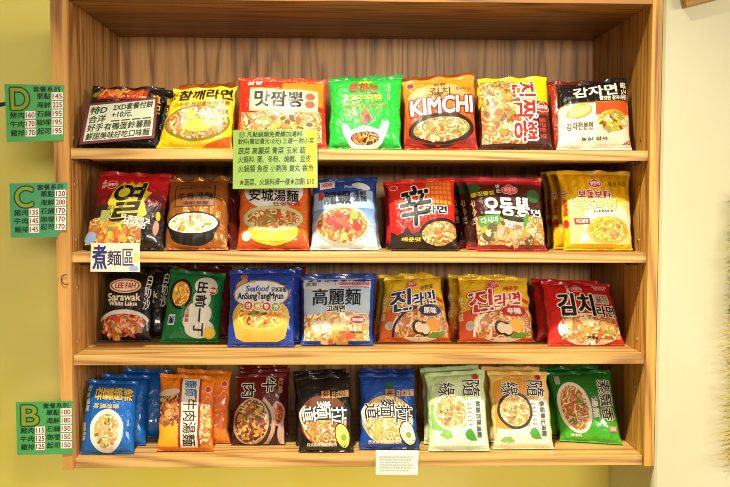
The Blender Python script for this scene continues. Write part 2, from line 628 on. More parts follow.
        if tops:
            r = random.Random(seed); ls = []
            for k in range(int(n*2.2)):
                col = tops[k % len(tops)]
                col = '#' + ''.join('%02x' % int(0.68*int(col[i:i+2], 16) + 0.32*int('d4a058'[i-1:i+1], 16)) for i in (1, 3, 5))
                t = r.uniform(0, 6.283); q = r.uniform(0, 0.95)**0.6
                x = cu + ru*q*math.cos(t)*0.86; y = cv + rv*q*math.sin(t)*0.82
                s = size*r.uniform(0.3, 0.85); el = r.uniform(0.35, 0.8)
                pp = ell_pts(0, 0, s, s*el, 10, rot=r.uniform(0, 180))
                pp = [(x + i*r.uniform(.8, 1.15), y + j/a*r.uniform(.8, 1.15)) for i, j in pp]
                b = poly_bm(pp); b.normal_update()
                ls.append((b, ink(col), [(0, 0)], self.L(lift + 1.6 + 0.06*k)))
            self.stamp('toppings', ls, po)
        return po

    def badge(self, cu, cv, r, ring_col, fill, s=None, tcol='#ffffff', lift=4, parent=None, name='logo', rv=None, box=None):
        a = self.aspect(); rv = rv or r/a
        b = cut(poly_bm(ell_pts(cu, cv, r, rv, 28))); b.normal_update()
        b2 = cut(poly_bm(ell_pts(cu, cv, r*0.84, rv*0.84, 28))); b2.normal_update()
        ls = [(b, ink(ring_col), [(0, 0)], self.L(lift)), (b2, ink(fill), [(0, 0)], self.L(lift + 0.7))]
        if s:
            t = text_bm(s, (cu - r*0.66, cv - rv*0.36, cu + r*0.66, cv + rv*0.36)); t.normal_update()
            ls.append((t, ink(tcol), [(0, 0)] + self.ring(0.004, 4), self.L(lift + 1.5)))
        return self.stamp(name, ls, parent or self.root)

    def ottogi(self, cu, cv, r, tcol='#d02038', red='#d4283a', white='#f4e4dc'):
        """round pink and white maker's mark with lobes"""
        a = self.aspect(); ls = []
        for k, (sc, col) in enumerate(((1.0, white), (0.84, red))):
            for x, y, q in ((-0.55, -0.1, 0.55), (0.55, -0.1, 0.55), (0, 0.28, 0.55), (0, -0.18, 0.6)):
                b = poly_bm(ell_pts(cu + x*r, cv + y*r/a, q*r*sc, q*r*sc/a, 16)); b.normal_update()
                ls.append((b, ink(col), [(0, 0)], self.L(4 + k*0.6) + (x + y)*1e-5))
        t = text_bm('오뚜기', (cu - r*0.72, cv - 0.26*r/a, cu + r*0.72, cv + 0.24*r/a)); t.normal_update()
        ls.append((t, ink(white), [(0, 0)] + self.ring(0.004, 4), self.L(6)))
        return self.stamp('logo', ls, self.root)


def behind(key, n, dx, dy, label, dz=0.0, keep=(), turn=0.0, mats=None):
    """another packet of the kind, standing behind: a copy of the packet, its wrapper, its seals and what print can be seen"""
    src = PACKS[key]
    r = src.root.copy(); COL.objects.link(r)
    r.location = src.root.location + Vector((dx, dy*1.1, dz))
    r.rotation_euler = (0, 0, math.radians(turn))
    r['label'] = label
    for ch in list(src.root.children):
        kind = ch.name.split('.')[0]
        if kind in ('wrapper', 'end_seal') or kind in keep:
            c = ch.copy(); COL.objects.link(c); c.parent = r
            for gch in list(ch.children):
                d = gch.copy(); COL.objects.link(d); d.parent = c
    return r

# ------------------------------------------------------------------ the setting
BW = D + 0.012
o = from_bm('wall_back', box_bm((-1.6, BW, 0), (1.105, BW + 0.1, 2.7)), plaster('#ebdd58', '#f2e47c'))
o['kind'] = 'structure'
bm = bmesh.new()
PXF, PXB, PY = 1.0692, 1.105, -0.004
prof = [(PXB, BW + 0.1), (PXB, BW), (PXF, PY + 0.012), (PXF + 0.0012, PY + 0.006), (PXF + 0.005, PY + 0.0015), (PXF + 0.011, PY), (2.4, PY), (2.4, BW + 0.1)]
lo = [bm.verts.new((x, y, 0)) for x, y in prof]; hi = [bm.verts.new((x, y, 2.7)) for x, y in prof]
for i in range(len(prof)):
    j = (i + 1) % len(prof)
    bm.faces.new((lo[i], lo[j], hi[j], hi[i]))
bm.faces.new(lo[::-1]); bm.faces.new(hi)
bmesh.ops.recalc_face_normals(bm, faces=bm.faces[:])
o = from_bm('wall_right', bm, plaster('#c2bc96', '#cac4a2'))
o['kind'] = 'structure'
o = from_bm('floor', box_bm((-3, -6, -0.1), (3.5, BW + 0.1, 0)), plaster('#d2c6aa', '#dcd2b8'))
o['kind'] = 'structure'

# ------------------------------------------------------------------ the shelf unit
unit = bpy.data.objects.new('display_shelf', None); COL.objects.link(unit)
unit.location = (W/2, D, SHELF[3] - TH)
tag(unit, 'honey-coloured oak wall shelf unit with four boards holding the noodle packets', 'shelf unit')
UL = unit.location.copy()


def upart(name, bm, mat):
    bmesh.ops.translate(bm, verts=bm.verts[:], vec=-UL)
    return from_bm(name, bm, mat, unit)


ZB = SHELF[3] - TH
TOP = ZT + 0.022
bm = bmesh.new()                                           # left side panel, its front edge wider towards the top
vv = []
for z, w in ((ZB, 0.0195), (TOP, 0.030)):
    vv.append([bm.verts.new(p) for p in ((-w, 0, z), (0, 0, z), (0, D + 0.008, z), (-w, D + 0.008, z))])
for k in range(4):
    bm.faces.new((vv[0][k], vv[0][(k+1) % 4], vv[1][(k+1) % 4], vv[1][k]))
bm.faces.new(vv[0][::-1]); bm.faces.new(vv[1])
bmesh.ops.recalc_face_normals(bm, faces=bm.faces[:])
upart('side_panel', bm, wood('z', '#d8a054', '#80501f', 3.1))
upart('side_panel', box_bm((W, 0, ZB), (W + 0.0185, D + 0.008, TOP), 0.0006), wood('z', '#d8a448', '#865424', 8.7))
upart('top_panel', box_bm((0, 0.001, ZT), (W, D + 0.008, TOP)), wood('x', '#b5803f', '#6a4019', 5.5))
upart('back_panel', box_bm((0, D, ZB), (W, D + 0.008, ZT)), wood('z', '#d29c56', '#7c4f22', 12.2, figure=1.2))
for i, z in enumerate(SHELF):
    upart('shelf_board', box_bm((0.0006, REC, z - TH), (W - 0.0006, D - 0.0005, z), 0.0008), wood('x', '#d9ae64', '#94642e', 20.3 + 3.7*i))
for i, zz in ((0, SHELF[0] - TH), (1, SHELF[1] - TH)):
    for x0, x1 in ((0.008, 0.026), (W - 0.026, W - 0.008)):
        upart('shelf_bracket', box_bm((x0, REC + 0.018, zz - 0.006), (x1, REC + 0.05, zz), 0.001), ink('#2a1c12', 0.5, 0.3))


def on_side(X, x, y):
    d = px(x, y)
    return CAM + d*((X - CAM.x)/d.x)


for X, x, y in ((0, 73.6, 138), (0, 74.9, 185), (0, 76.2, 240), (0, 78, 287), (0, 78.4, 341.5),
                (W, 641.2, 139.5), (W, 639.5, 186), (W, 638.3, 240.5), (W, 637.4, 286.5), (W, 636.8, 339.3), (W, 635.2, 386), (W, 593.5, 275.7)):
    p = on_side(X, x, y)
    bm = bmesh.new()
    bmesh.ops.create_uvsphere(bm, u_segments=12, v_segments=8, radius=0.0042)
    for v in bm.verts:
        v.co = Vector((v.co.x*0.55, v.co.y, v.co.z)) + p
    upart('shelf_pin', bm, ink('#c8a050', 0.3, 0.8))
# ------------------------------------------------------------------ noodle packets, top shelf
NOO = food_mat(('#9a5822', '#d89c4c', '#ecd49a', '#b86828'))
RED = food_mat(('#7a1c0c', '#c8501c', '#e8a050', '#a82812'))
PALE = food_mat(('#b08040', '#e8c878', '#f8e8b8', '#d8a050'))
BRO = food_mat(('#4a2010', '#a86a30', '#e0b878', '#702818'))
YEL = food_mat(('#c88018', '#f0b828', '#f8e070', '#e09018'))
G0, G1, G2, G3 = ('noodle packets on the top shelf', 'noodle packets on the second shelf', 'noodle packets on the third shelf', 'noodle packets on the bottom shelf')

p = Pack('black', 0, [(93, 87), (165, 87), (158.5, 149), (76, 149)], film('#1a1512'), 'black noodle packet with red flames, half hidden by the white price card', yb=0.036, seed=1, group=G0, lean=24)
p.shape('colour_band', wavy_pts(0.12, 0.72, 0.82, 0.93, 0.03, 2.5), '#b02818', lift=1)
p.food(0.5, 0.83, 0.3, 0.1, RED, None, tops=('#e0602c', '#e8903c', '#a82414', '#f0b050'), n=12, seed=2, size=0.07, pts=wavy_pts(0.14, 0.74, 0.80, 0.90, 0.03, 2.5))
p.shape('flame', [(0.2, 0.74), (0.3, 0.95), (0.38, 0.82), (0.5, 0.97), (0.6, 0.82), (0.78, 0.93), (0.7, 0.80), (0.6, 0.78), (0.5, 0.84), (0.38, 0.77)], '#d8562a', lift=4)
p.text('불맛', (0.90, 0.50, 0.985, 0.82), '#e8c424', bold=0.004, rot=-90)
p.shape('leaf_print', ell_pts(0.1, 0.83, 0.07, 0.05, 16, rot=20), '#7a8a28', lift=2)

p = Pack('yellow', 0, [(174, 89), (237.5, 86), (232.5, 149), (156, 149)], film([(0, '#f2c81a'), (1, '#f0cc28')]), 'yellow noodle packet with black writing and egg on its bowl, top shelf', yb=0.034, seed=2, group=G0, lean=22)
p.shape('corner_print', [(0.55, 0.0), (0.98, 0.0), (0.98, 0.16), (0.80, 0.09)], '#cf6414', lift=1)
p.food(0.50, 0.36, 0.43, 0.25, NOO, '#84781e', 0.03, ('#f0d048', '#f6d838', '#f2dcc0', '#d8803c', '#e8c060', '#4f8a28', '#f4d428'), 14, 4, size=0.075)
p.shape('egg_print', ell_pts(0.52, 0.30, 0.20, 0.10, 20), '#f6d630', lift=5.2)
p.shape('meat_print', ell_pts(0.62, 0.48, 0.13, 0.05, 20, rot=-28), '#e0b8a0', lift=5.6)
p.text('참깨라면', (0.14, 0.725, 0.96, 0.905), '#1c1612', bold=0.011)
p.text('고소', (0.03, 0.73, 0.10, 0.89), '#1c1612', bold=0.003, line=0.9, rot=-90)
p.text('고소한 계란블럭 참기름', (0.10, 0.63, 0.93, 0.69), '#c03c18', bold=0.003, tilt=0.02, name='small_print')
p.badge(0.85, 0.52, 0.105, '#e8d070', '#ecd888', '맛있게', '#a86a20', lift=6, name='round_seal')

p = Pack('pepper', 0, [(239, 76.5), (327.5, 80), (328, 149), (234.5, 149)], film([(0, '#c8301c'), (0.55, '#c4281a'), (1, '#d83a1c')]), 'red and orange noodle packet with cream banner above the green notice', yb=0.034, seed=3, group=G0)
p.shape('colour_band', wavy_pts(0.50, 0.55, 0.97, 0.945, 0.015, 1.5), '#ee8018', lift=0.5)
p.food(0.5, 0.25, 0.46, 0.24, NOO, None, tops=('#e8b848', '#3c2414', '#e07828', '#6a9a2c', '#f4d8a8', '#c83818'), n=26, seed=8, size=0.09, pts=wavy_pts(0.04, 0.06, 0.95, 0.47, 0.02, 2.0))
p.shape('banner', rect_pts(0.13, 0.47, 0.91, 0.80, -0.03), '#efe0a4', lift=4)
p.shape('banner_edge', rect_pts(0.13, 0.47, 0.91, 0.49, -0.03), '#c89a3c', lift=5); p.shape('banner_edge', rect_pts(0.13, 0.785, 0.91, 0.80, -0.03), '#c89a3c', lift=5)
p.text('맛짬뽕', (0.19, 0.53, 0.74, 0.745), '#15110e', bold=0.012, lift=6, tilt=-0.02)
p.shape('cup_mark', ell_pts(0.82, 0.675, 0.055, 0.05, 20), '#b84a20', lift=6); p.shape('cup_mark', ell_pts(0.82, 0.565, 0.06, 0.055, 6), '#b84a20', lift=6)
p.text('얼큰 칼칼', (0.40, 0.41, 0.65, 0.455), '#f4ece0', bold=0.004, lift=6, name='small_print')
p.text('삼양', (0.10, 0.84, 0.27, 0.90), '#f6eee0', bold=0.004, name='logo')

p = Pack('green', 0, [(329, 78), (402.5, 75), (402, 149), (327.5, 149)], film([(0, '#1c9a2c'), (0.08, '#23b338'), (0.90, '#23b038'), (0.96, '#128a2c')]), 'bright green noodle packet with red and yellow writing, top shelf', yb=0.034, seed=4, group=G0)
p.text('콕하는', (0.27, 0.70, 0.67, 0.86), '#c83020', out='#1a8a2a', ow=0.006, bold=0.010)
p.shape('crown', [(0.41, 0.85), (0.42, 0.90), (0.46, 0.87), (0.50, 0.91), (0.54, 0.87), (0.58, 0.90), (0.58, 0.85)], '#f0d428', lift=4)
p.text('고추짜장', (0.27, 0.595, 0.72, 0.675), '#e8c030', bold=0.008)
p.text('매콤하고 진한 짜장라면', (0.18, 0.515, 0.80, 0.55), '#d0442a', bold=0.002, name='small_print')
for k in range(9):
    a = math.radians(150 - k*15)
    if 4 <= k <= 5: continue
    c_, s_ = math.cos(a), math.sin(a)
    p.shape('ray', [(0.5 + 0.22*c_, 0.30 + 0.16*s_), (0.5 + 0.34*c_ - 0.012, 0.30 + 0.24*s_), (0.5 + 0.34*c_ + 0.012, 0.30 + 0.24*s_ + 0.01)], '#c8dc28', lift=2)
p.shape('steam_print', ell_pts(0.25, 0.18, 0.055, 0.13, 20, rot=28), '#e8f0dc', lift=2); p.shape('steam_print', ell_pts(0.75, 0.20, 0.06, 0.14, 20, rot=-24), '#e8f0dc', lift=2)
p.food(0.5, 0.115, 0.20, 0.075, BRO, '#f0f0e4', 0.06, ('#7aa82c', '#e0c050', '#b83c1c'), 9, 2, size=0.05, lift=3)
p.shape('flame', [(0.42, 0.33), (0.44, 0.43), (0.50, 0.50), (0.56, 0.42), (0.60, 0.34), (0.5, 0.27)], '#d85a28', lift=4)
p.shape('flame', ell_pts(0.52, 0.35, 0.045, 0.06, 16), '#5a2010', lift=5)
p.text('맵\n다', (0.80, 0.58, 0.84, 0.84), '#cfe8b8', bold=0.0, name='small_print')

p = Pack('orange', 0, [(401.5, 81), (474.5, 75), (477.5, 149), (405.5, 149)], film([(0, '#b8281a'), (0.25, '#d83c1c'), (0.55, '#e86a1c'), (0.9, '#f08a24')]), 'orange noodle packet with white KIMCHI lettering above a black bowl', yb=0.034, seed=5, group=G0)
p.food(0.5, 0.235, 0.40, 0.155, NOO, '#262018', 0.065, ('#f0b060', '#d8542a', '#f6e0b0', '#5a9030', '#c83a1a'), 15, 5, size=0.075, rot=4)
p.shape('colour_band', [(0.0, 0.05), (0.0, 0.14), (0.3, 0.06), (0.6, 0.05), (0.97, 0.14), (0.97, 0.05)], '#8a1c12', lift=4)
p.shape('noodle_print', ell_pts(0.48, 0.63, 0.44, 0.23, 30, 10, 172) + ell_pts(0.48, 0.60, 0.40, 0.12, 30, 10, 172)[::-1], '#e0a060', lift=2)
p.text('KIMCHI', (0.08, 0.44, 0.95, 0.665), '#f6f0e4', out='#7a2814', ow=0.026, bold=0.016, tilt=0.05)
p.text('김치', (0.36, 0.70, 0.64, 0.80), '#26401c', bold=0.004, name='small_print')
p.text('라면', (0.42, 0.82, 0.58, 0.875), '#26401c', bold=0.003, name='small_print')
p.shape('leaf_print', rect_pts(0.485, 0.665, 0.515, 0.735), '#26401c', lift=4)
p.badge(0.10, 0.87, 0.055, '#f0d8c8', '#d03020', None, name='logo')
p.text('한국의 맛', (0.72, 0.76, 0.93, 0.80), '#b8441c', bold=0.002, name='small_print')

p = Pack('seafood_yellow', 0, [(477.5, 79), (546.5, 76), (553.5, 149), (479, 149)], film([(0, '#3c1610'), (0.56, '#43180f'), (0.60, '#ecc614'), (1, '#f2d010')], ), 'yellow and brown packet with red sideways writing beside a large noodle picture', yb=0.034, seed=6, group=G0)
p.food(0.3, 0.5, 0.3, 0.4, NOO, None, tops=('#e8a038', '#5a3018', '#d8401c', '#f0d8a0', '#e87828', '#6a8a28', '#f4e4c8', '#c02c18', '#e8b040'), n=40, seed=12, size=0.085, pts=[(0.02, 0.06), (0.60, 0.06), (0.63, 0.3), (0.60, 0.55), (0.58, 0.78), (0.48, 0.93), (0.02, 0.93)])
p.shape('panel', rect_pts(0.62, 0.06, 0.97, 0.56), '#421810', lift=1.2)
p.shape('panel', rect_pts(0.80, 0.42, 0.97, 0.60), '#9a2818', lift=1.6)
p.text('진짬뽕', (0.46, 0.09, 0.79, 0.88), '#b81e16', out='#f6ead8', ow=0.028, bold=0.016, rot=-90)
p.ottogi(0.87, 0.52, 0.095, red='#b83422')
p.text('얼큰한 맛', (0.83, 0.12, 0.92, 0.38), '#d8442c', bold=0.004, rot=-90, name='small_print')

p = Pack('potato', 0, [(556, 86), (627, 76.5), (632, 149), (556.5, 149.5)], film([(0, '#e2dcc4'), (0.60, '#e6e0cc'), (0.615, '#c8a030'), (0.64, '#17130f'), (1, '#1a1512')]), 'black and cream noodle packet with white writing over a potato, top shelf at right', yb=0.034, seed=7, group=G0)
p.shape('colour_band', rect_pts(0.50, 0.44, 0.97, 0.62), '#e4521c', lift=1)
p.shape('colour_band', rect_pts(0.50, 0.06, 0.97, 0.44), '#dccdb0', lift=1)
p.food(0.74, 0.36, 0.21, 0.15, YEL, None, tops=('#3a2a1a', '#f0c030', '#6a9030', '#e8e0c8', '#c8682a'), n=16, seed=5, size=0.075)
p.shape('potato_print', ell_pts(0.27, 0.50, 0.18, 0.10, 28, rot=10), '#caa040', lift=2); p.shape('potato_print', ell_pts(0.28, 0.505, 0.145, 0.075, 28, rot=12), '#e4cb80', lift=3)
p.text('감자면', (0.20, 0.71, 0.82, 0.87), '#f2ead8', bold=0.012, tilt=0.02)
p.text('쫄깃', (0.88, 0.70, 0.96, 0.90), '#efe6d0', bold=0.004, rot=-90, name='small_print')
p.text('쫄깃한 감자라면', (0.56, 0.645, 0.96, 0.70), '#efe6d0', bold=0.006, name='small_print')
p.text('감자전분면', (0.10, 0.24, 0.45, 0.345), '#6a4a2c', bold=0.004, name='small_print')
p.text('농심 감자', (0.30, 0.105, 0.66, 0.145), '#3a3028', bold=0.003, name='small_print')
p.shape('corner_print', [(0.86, 0.055), (0.97, 0.055), (0.97, 0.11)], '#c02820', lift=2)

# ------------------------------------------------------------------ second shelf
p = Pack('flame_red', 1, [(100.5, 171.5), (171.5, 174), (164, 252), (82, 252)], film([(0, '#1c1210'), (0.50, '#24100e'), (0.68, '#8c1218'), (0.85, '#c0161e'), (1, '#a81018')]), 'dark red packet with a burning black character, above the blue handwritten sign', yb=0.042, seed=11, group=G1, lean=22)
p.shape('flame', [(0.30, 0.42), (0.22, 0.55), (0.27, 0.70), (0.36, 0.75), (0.40, 0.83), (0.46, 0.78), (0.50, 0.84), (0.56, 0.79), (0.62, 0.84), (0.66, 0.78), (0.73, 0.84), (0.70, 0.72), (0.80, 0.70), (0.71, 0.58), (0.78, 0.42), (0.66, 0.32), (0.55, 0.36), (0.5, 0.42)], '#c8b820', lift=2)
p.text('열', (0.30, 0.38, 0.72, 0.80), '#120e0c', out='#e0cc24', ow=0.016, bold=0.020, italic=0.2, tilt=0.03)
p.text('라면', (0.24, 0.46, 0.44, 0.52), '#8a7a20', bold=0.004, name='small_print')
p.food(0.32, 0.19, 0.30, 0.15, NOO, None, tops=('#d8481c', '#4a8a2c', '#e8782c', '#f0c050', '#c83418', '#d8d030'), n=26, seed=4, size=0.08, pts=wavy_pts(0.03, 0.05, 0.72, 0.34, 0.03, 1.5))
p.shape('egg_print', ell_pts(0.08, 0.13, 0.075, 0.07, 18), '#8aa8c8', lift=7)
p.shape('sticker', rect_pts(0.16, 0.29, 0.29, 0.46), '#9aa05c', lift=5)
p.text('더 화끈하고\n매운라면', (0.45, 0.25, 0.82, 0.38), '#efe8dc', bold=0.006, tilt=-0.06, line=0.9, lift=7, name='small_print')
p.badge(0.24, 0.79, 0.085, '#e0a898', '#a8161c', '오뚜기', '#f0d0c0', rv=0.055)
p.text('새로', (0.10, 0.74, 0.15, 0.86), '#e8d8c8', bold=0.003, rot=-90, name='small_print')
p.shape('vegetable_print', ell_pts(0.90, 0.25, 0.035, 0.09, 16), '#d88878', lift=3); p.shape('vegetable_print', ell_pts(0.92, 0.40, 0.03, 0.06, 16), '#b8a838', lift=3)

p = Pack('copper', 1, [(169.5, 178.5), (230, 177), (228.5, 251.5), (164, 251.5)], film('#a5642a', 0.28, 0.45, 0.5), 'shiny copper noodle packet with a black bowl of milky soup', yb=0.045, seed=12, group=G1, crumple=1.4)
p.shape('panel', rect_pts(0.12, 0.55, 0.80, 0.865), '#3a1c10', lift=1); p.shape('panel', rect_pts(0.14, 0.56, 0.78, 0.855), '#8c4e1e', lift=2)
p.text('牛骨湯麵', (0.18, 0.645, 0.76, 0.74), '#241410', bold=0.006)
p.text('濃郁香醇', (0.26, 0.575, 0.70, 0.62), '#3a1c10', bold=0.002, name='small_print'); p.text('SINCE KOREA', (0.2, 0.80, 0.72, 0.83), '#3a1c10', bold=0.002, name='small_print')
p.food(0.45, 0.325, 0.40, 0.135, food_mat(('#c8b890', '#e4dcc0', '#f0ecd8', '#d8d0b0')), '#17120f', 0.03, ('#8cae30', '#e0b8a0', '#b04820', '#d8c8b0', '#7a9a28', '#d8a890'), 12, 6, size=0.075, depth=0.16)

p = Pack('cream_orange', 1, [(239.5, 176), (309.5, 176), (310, 252), (236.5, 252)], film([(0, '#a83a14'), (0.30, '#dc6a1c'), (0.62, '#d8601c'), (0.8, '#d8621c')]), 'orange packet with black writing on a white cloud, hanging notice above it', yb=0.042, seed=13, group=G1)
p.shape('cloud_print', ell_pts(0.50, 0.77, 0.43, 0.28, 36), '#e6e0d8', lift=1)
p.shape('bowl_side', ell_pts(0.5, 0.22, 0.36, 0.17, 36), '#d8bc30', lift=2)
p.food(0.50, 0.38, 0.38, 0.125, NOO, '#c8c890', 0.05, ('#b82c18', '#5a8a30', '#d8501c', '#7a9a38', '#e8b048'), 12, 9, size=0.06, lift=3)
p.shape('noodle_print', ell_pts(0.5, 0.15, 0.30, 0.055, 24), '#e8d050', lift=3)
p.text('安城湯麵', (0.15, 0.605, 0.86, 0.765), '#14110f', bold=0.007, lift=5, tilt=-0.015)
p.text('안성탕면', (0.50, 0.545, 0.88, 0.595), '#b83020', bold=0.006, lift=5, name='small_print')
p.text('ANSUNGTANG', (0.30, 0.79, 0.75, 0.82), '#2a2420', bold=0.002, lift=5, name='small_print')
p.badge(0.13, 0.16, 0.07, '#d8c8b0', '#e8dcc8', None, name='round_seal')

p = Pack('blue_lobster', 1, [(311.5, 179.5), (375, 176), (379, 251), (310, 251)], film([(0, '#d8d8d4'), (0.18, '#a8c0d0'), (0.5, '#6a90c0'), (0.72, '#24509c'), (1, '#16387e')]), 'blue and white packet with a red lobster bowl, second shelf', yb=0.044, seed=14, group=G1)
p.shape('cloud_print', wavy_pts(0.03, 0.52, 0.97, 0.74, 0.03, 1.0, 1.0), '#9cb8d4', lift=1)
p.food(0.47, 0.31, 0.38, 0.225, NOO, '#e0b8a4', 0.035, ('#c83c28', '#d8503c', '#c02e20', '#e0785c', '#7aa838', '#e8c060', '#d04430'), 26, 4, size=0.085)
p.shape('lobster_print', [(0.20, 0.36), (0.24, 0.44), (0.33, 0.42), (0.36, 0.46), (0.46, 0.42), (0.58, 0.44), (0.70, 0.36), (0.77, 0.26), (0.70, 0.21), (0.62, 0.26), (0.55, 0.20), (0.45, 0.25), (0.36, 0.22), (0.34, 0.30), (0.26, 0.30)], '#b83220', lift=7)
p.shape('lobster_print', ell_pts(0.48, 0.34, 0.13, 0.05, 16, rot=-20), '#d4583c', lift=8)
p.shape('leaf_print', ell_pts(0.66, 0.42, 0.07, 0.05, 9), '#8ab03c', lift=8.5)
p.text('龍蝦', (0.18, 0.59, 0.61, 0.76), '#14121c', bold=0.009, lift=8)
p.text('海鮮\n湯麵', (0.66, 0.615, 0.86, 0.755), '#1c1c30', bold=0.004, line=0.95, lift=8)
p.shape('seal_mark', rect_pts(0.10, 0.645, 0.17, 0.76), '#c0302c', lift=4)
p.shape('tag_print', rect_pts(0.12, 0.80, 0.36, 0.92, 0.03), '#efe0d8', lift=2); p.text('NEW', (0.15, 0.84, 0.33, 0.91), '#c04038', bold=0.004, lift=4, tilt=0.02, name='small_print')
p.shape('splash_print', ell_pts(0.78, 0.83, 0.15, 0.05, 20, rot=-12), '#d8dcdc', lift=2)
p.text('Premium', (0.52, 0.80, 0.76, 0.85), '#c8d4e4', bold=0.002, name='small_print')

p = Pack('red_brush', 1, [(386.5, 181), (454, 177), (459, 251.5), (388, 251.5)], film([(0, '#241410'), (0.06, '#301410'), (0.14, '#b81c14'), (0.3, '#d2221a'), (1, '#d8261c')]), 'bright red packet with one large black brushed character, second shelf', yb=0.044, seed=15, group=G1)
p.shape('pattern_print', rect_pts(0.56, 0.58, 0.95, 0.93), '#e2541c', lift=1)
r = random.Random(3); bm = bmesh.new()
for i in range(6):
    for j in range(5):
        poly_bm(rect_pts(0.575 + i*0.062, 0.60 + j*0.066, 0.62 + i*0.062, 0.645 + j*0.066), bm)
bm.normal_update(); p.stamp('pattern_print', [(bm, ink('#ee8a30'), [(0, 0)], p.L(2))], p.root)
p.shape('mountain_print', [(0.02, 0.05), (0.02, 0.24), (0.12, 0.18), (0.2, 0.22), (0.26, 0.30), (0.32, 0.2), (0.45, 0.22), (0.55, 0.16), (0.55, 0.05)], '#2a1812', lift=1)
p.food(0.74, 0.20, 0.27, 0.15, NOO, '#1a1412', 0.05, ('#e0a050', '#c04a20', '#7a9a30', '#f0d8a8', '#c83820'), 13, 2, size=0.06, lift=2, rot=8)
p.text('辛', (0.17, 0.30, 0.62, 0.86), '#14100e', out='#f0e0d0', ow=0.022, bold=0.024, tilt=0.05)
p.text('라면', (0.54, 0.46, 0.86, 0.565), '#14100e', out='#f0e0d0', ow=0.016, bold=0.012)
p.text('매운맛', (0.18, 0.10, 0.46, 0.145), '#e8c028', bold=0.006, name='small_print')
p.badge(0.09, 0.86, 0.06, '#f0d8d0', '#d82820', None, rv=0.04)

p = Pack('brown_seaweed', 1, [(464.5, 177), (541, 178), (547, 252), (476, 252)], film([(0, '#a83828'), (0.1, '#3a1812'), (0.86, '#45190f'), (0.90, '#c8242c'), (1, '#d8303a')]), 'dark brown packet with white bubble writing and pink top edge, second shelf', yb=0.04, seed=16, group=G1, seal=film('#d02834'))
p.shape('vegetable_print', ell_pts(0.86, 0.70, 0.09, 0.09, 20, rot=30), '#2f5a2c', lift=1); p.shape('vegetable_print', ell_pts(0.06, 0.82, 0.09, 0.07, 20), '#2f5a2c', lift=1)
p.food(0.5, 0.2, 0.46, 0.2, NOO, None, tops=('#e8b050', '#d8482c', '#7aa030', '#e0a8a0', '#26301c', '#f0d8a8', '#e88838'), n=32, seed=15, size=0.09, pts=wavy_pts(0.03, 0.06, 0.97, 0.42, 0.02, 1.0))
p.shape('fishcake_print', ell_pts(0.52, 0.30, 0.17, 0.05, 20, rot=-10), '#e0a8ac', lift=7); p.shape('seaweed_print', ell_pts(0.55, 0.38, 0.18, 0.035, 20, rot=-10), '#20301c', lift=7.4)
p.shape('vegetable_print', ell_pts(0.72, 0.36, 0.03, 0.11, 16, rot=-20), '#4a8a30', lift=7.8)
p.text('오동통', (0.17, 0.42, 0.79, 0.665), '#ece4d8', out='#17110e', ow=0.016, bold=0.024, tilt=-0.01)
p.text('면', (0.82, 0.42, 0.95, 0.52), '#ece4d8', out='#17110e', ow=0.012, bold=0.012)
p.text('쫄깃쫄깃', (0.02, 0.70, 0.32, 0.755), '#e0c838', bold=0.008, tilt=0.02, name='small_print')
p.ottogi(0.54, 0.785, 0.10, white='#f0a8a8', red='#d05058')
p.text('농심', (0.36, 0.74, 0.42, 0.86), '#d8d0c0', bold=0.003, rot=-90, name='small_print')
p.shape('tag_print', rect_pts(0.07, 0.29, 0.36, 0.42, 0.02), '#3f8c26', lift=5); p.text('다시마', (0.10, 0.325, 0.33, 0.40), '#e4f0c8', bold=0.006, lift=7, tilt=0.015, name='small_print')
p.text('구수한', (0.0, 0.32, 0.055, 0.66), '#c8a888', bold=0.004, rot=-90, name='side_print')

p = Pack('yellow_cheese', 1, [(556.5, 170), (629.5, 171.5), (633, 252), (563, 252)], film([(0, '#e0ac10'), (0.5, '#f0c020'), (0.7, '#e2ac0c'), (1, '#dea60c')]), 'golden yellow packet with cheese noodle bowl, front one of three at the right', yb=0.044, seed=17, group=G1, T=0.042)
for k in range(8):
    p.shape('stripe_print', rect_pts(0.1 + k*0.115, 0.66, 0.145 + k*0.115, 0.935), '#d89c08', lift=0.5)
p.shape('cream_print', wavy_pts(0.08, 0.06, 0.97, 0.56, 0.03, 1.0, 2), '#f4dc84', lift=1)
p.shape('cream_print', ell_pts(0.62, 0.30, 0.36, 0.24, 30), '#f8ecc8', lift=2)
p.food(0.62, 0.22, 0.28, 0.135, YEL, '#e8b050', 0.03, ('#f0c858', '#5a8a2c', '#e8a040', '#d8602c', '#f4d880'), 12, 7, size=0.05, lift=3)
p.text('보들보들', (0.22, 0.60, 0.68, 0.695), '#b82220', out='#f6e8c8', ow=0.014, bold=0.010, tilt=-0.01)
p.text('치즈라면', (0.16, 0.475, 0.74, 0.60), '#f0c828', out='#fdf6e0', ow=0.014, bold=0.012, tilt=-0.02, out2='#a88018', ow2=0.022)
p.text('고소한 치즈의 맛', (0.42, 0.425, 0.70, 0.455), '#3a3020', bold=0.003, name='small_print')
p.ottogi(0.47, 0.79, 0.09, red='#c83038')
p.text('뚝심 치즈', (0.66, 0.755, 0.92, 0.82), '#8a7020', bold=0.003, tilt=0.02, name='small_print')
p.shape('tag_print', rect_pts(0.14, 0.28, 0.36, 0.355), '#b82a28', lift=5); p.text('치즈분말', (0.165, 0.295, 0.335, 0.34), '#f6e4d0', bold=0.004, lift=7, name='small_print')
p.badge(0.28, 0.12, 0.06, '#e4ecf0', '#b8ccd8', None, name='round_seal')
p.ottogi(0.045, 0.68, 0.04, red='#c83038').name = 'side_print'
p.text('치즈라면', (0.022, 0.40, 0.065, 0.60), '#c02420', bold=0.008, rot=-90, name='side_print')
p.badge(0.04, 0.30, 0.03, '#d04030', '#c02420', None, rv=0.05, name='side_print')

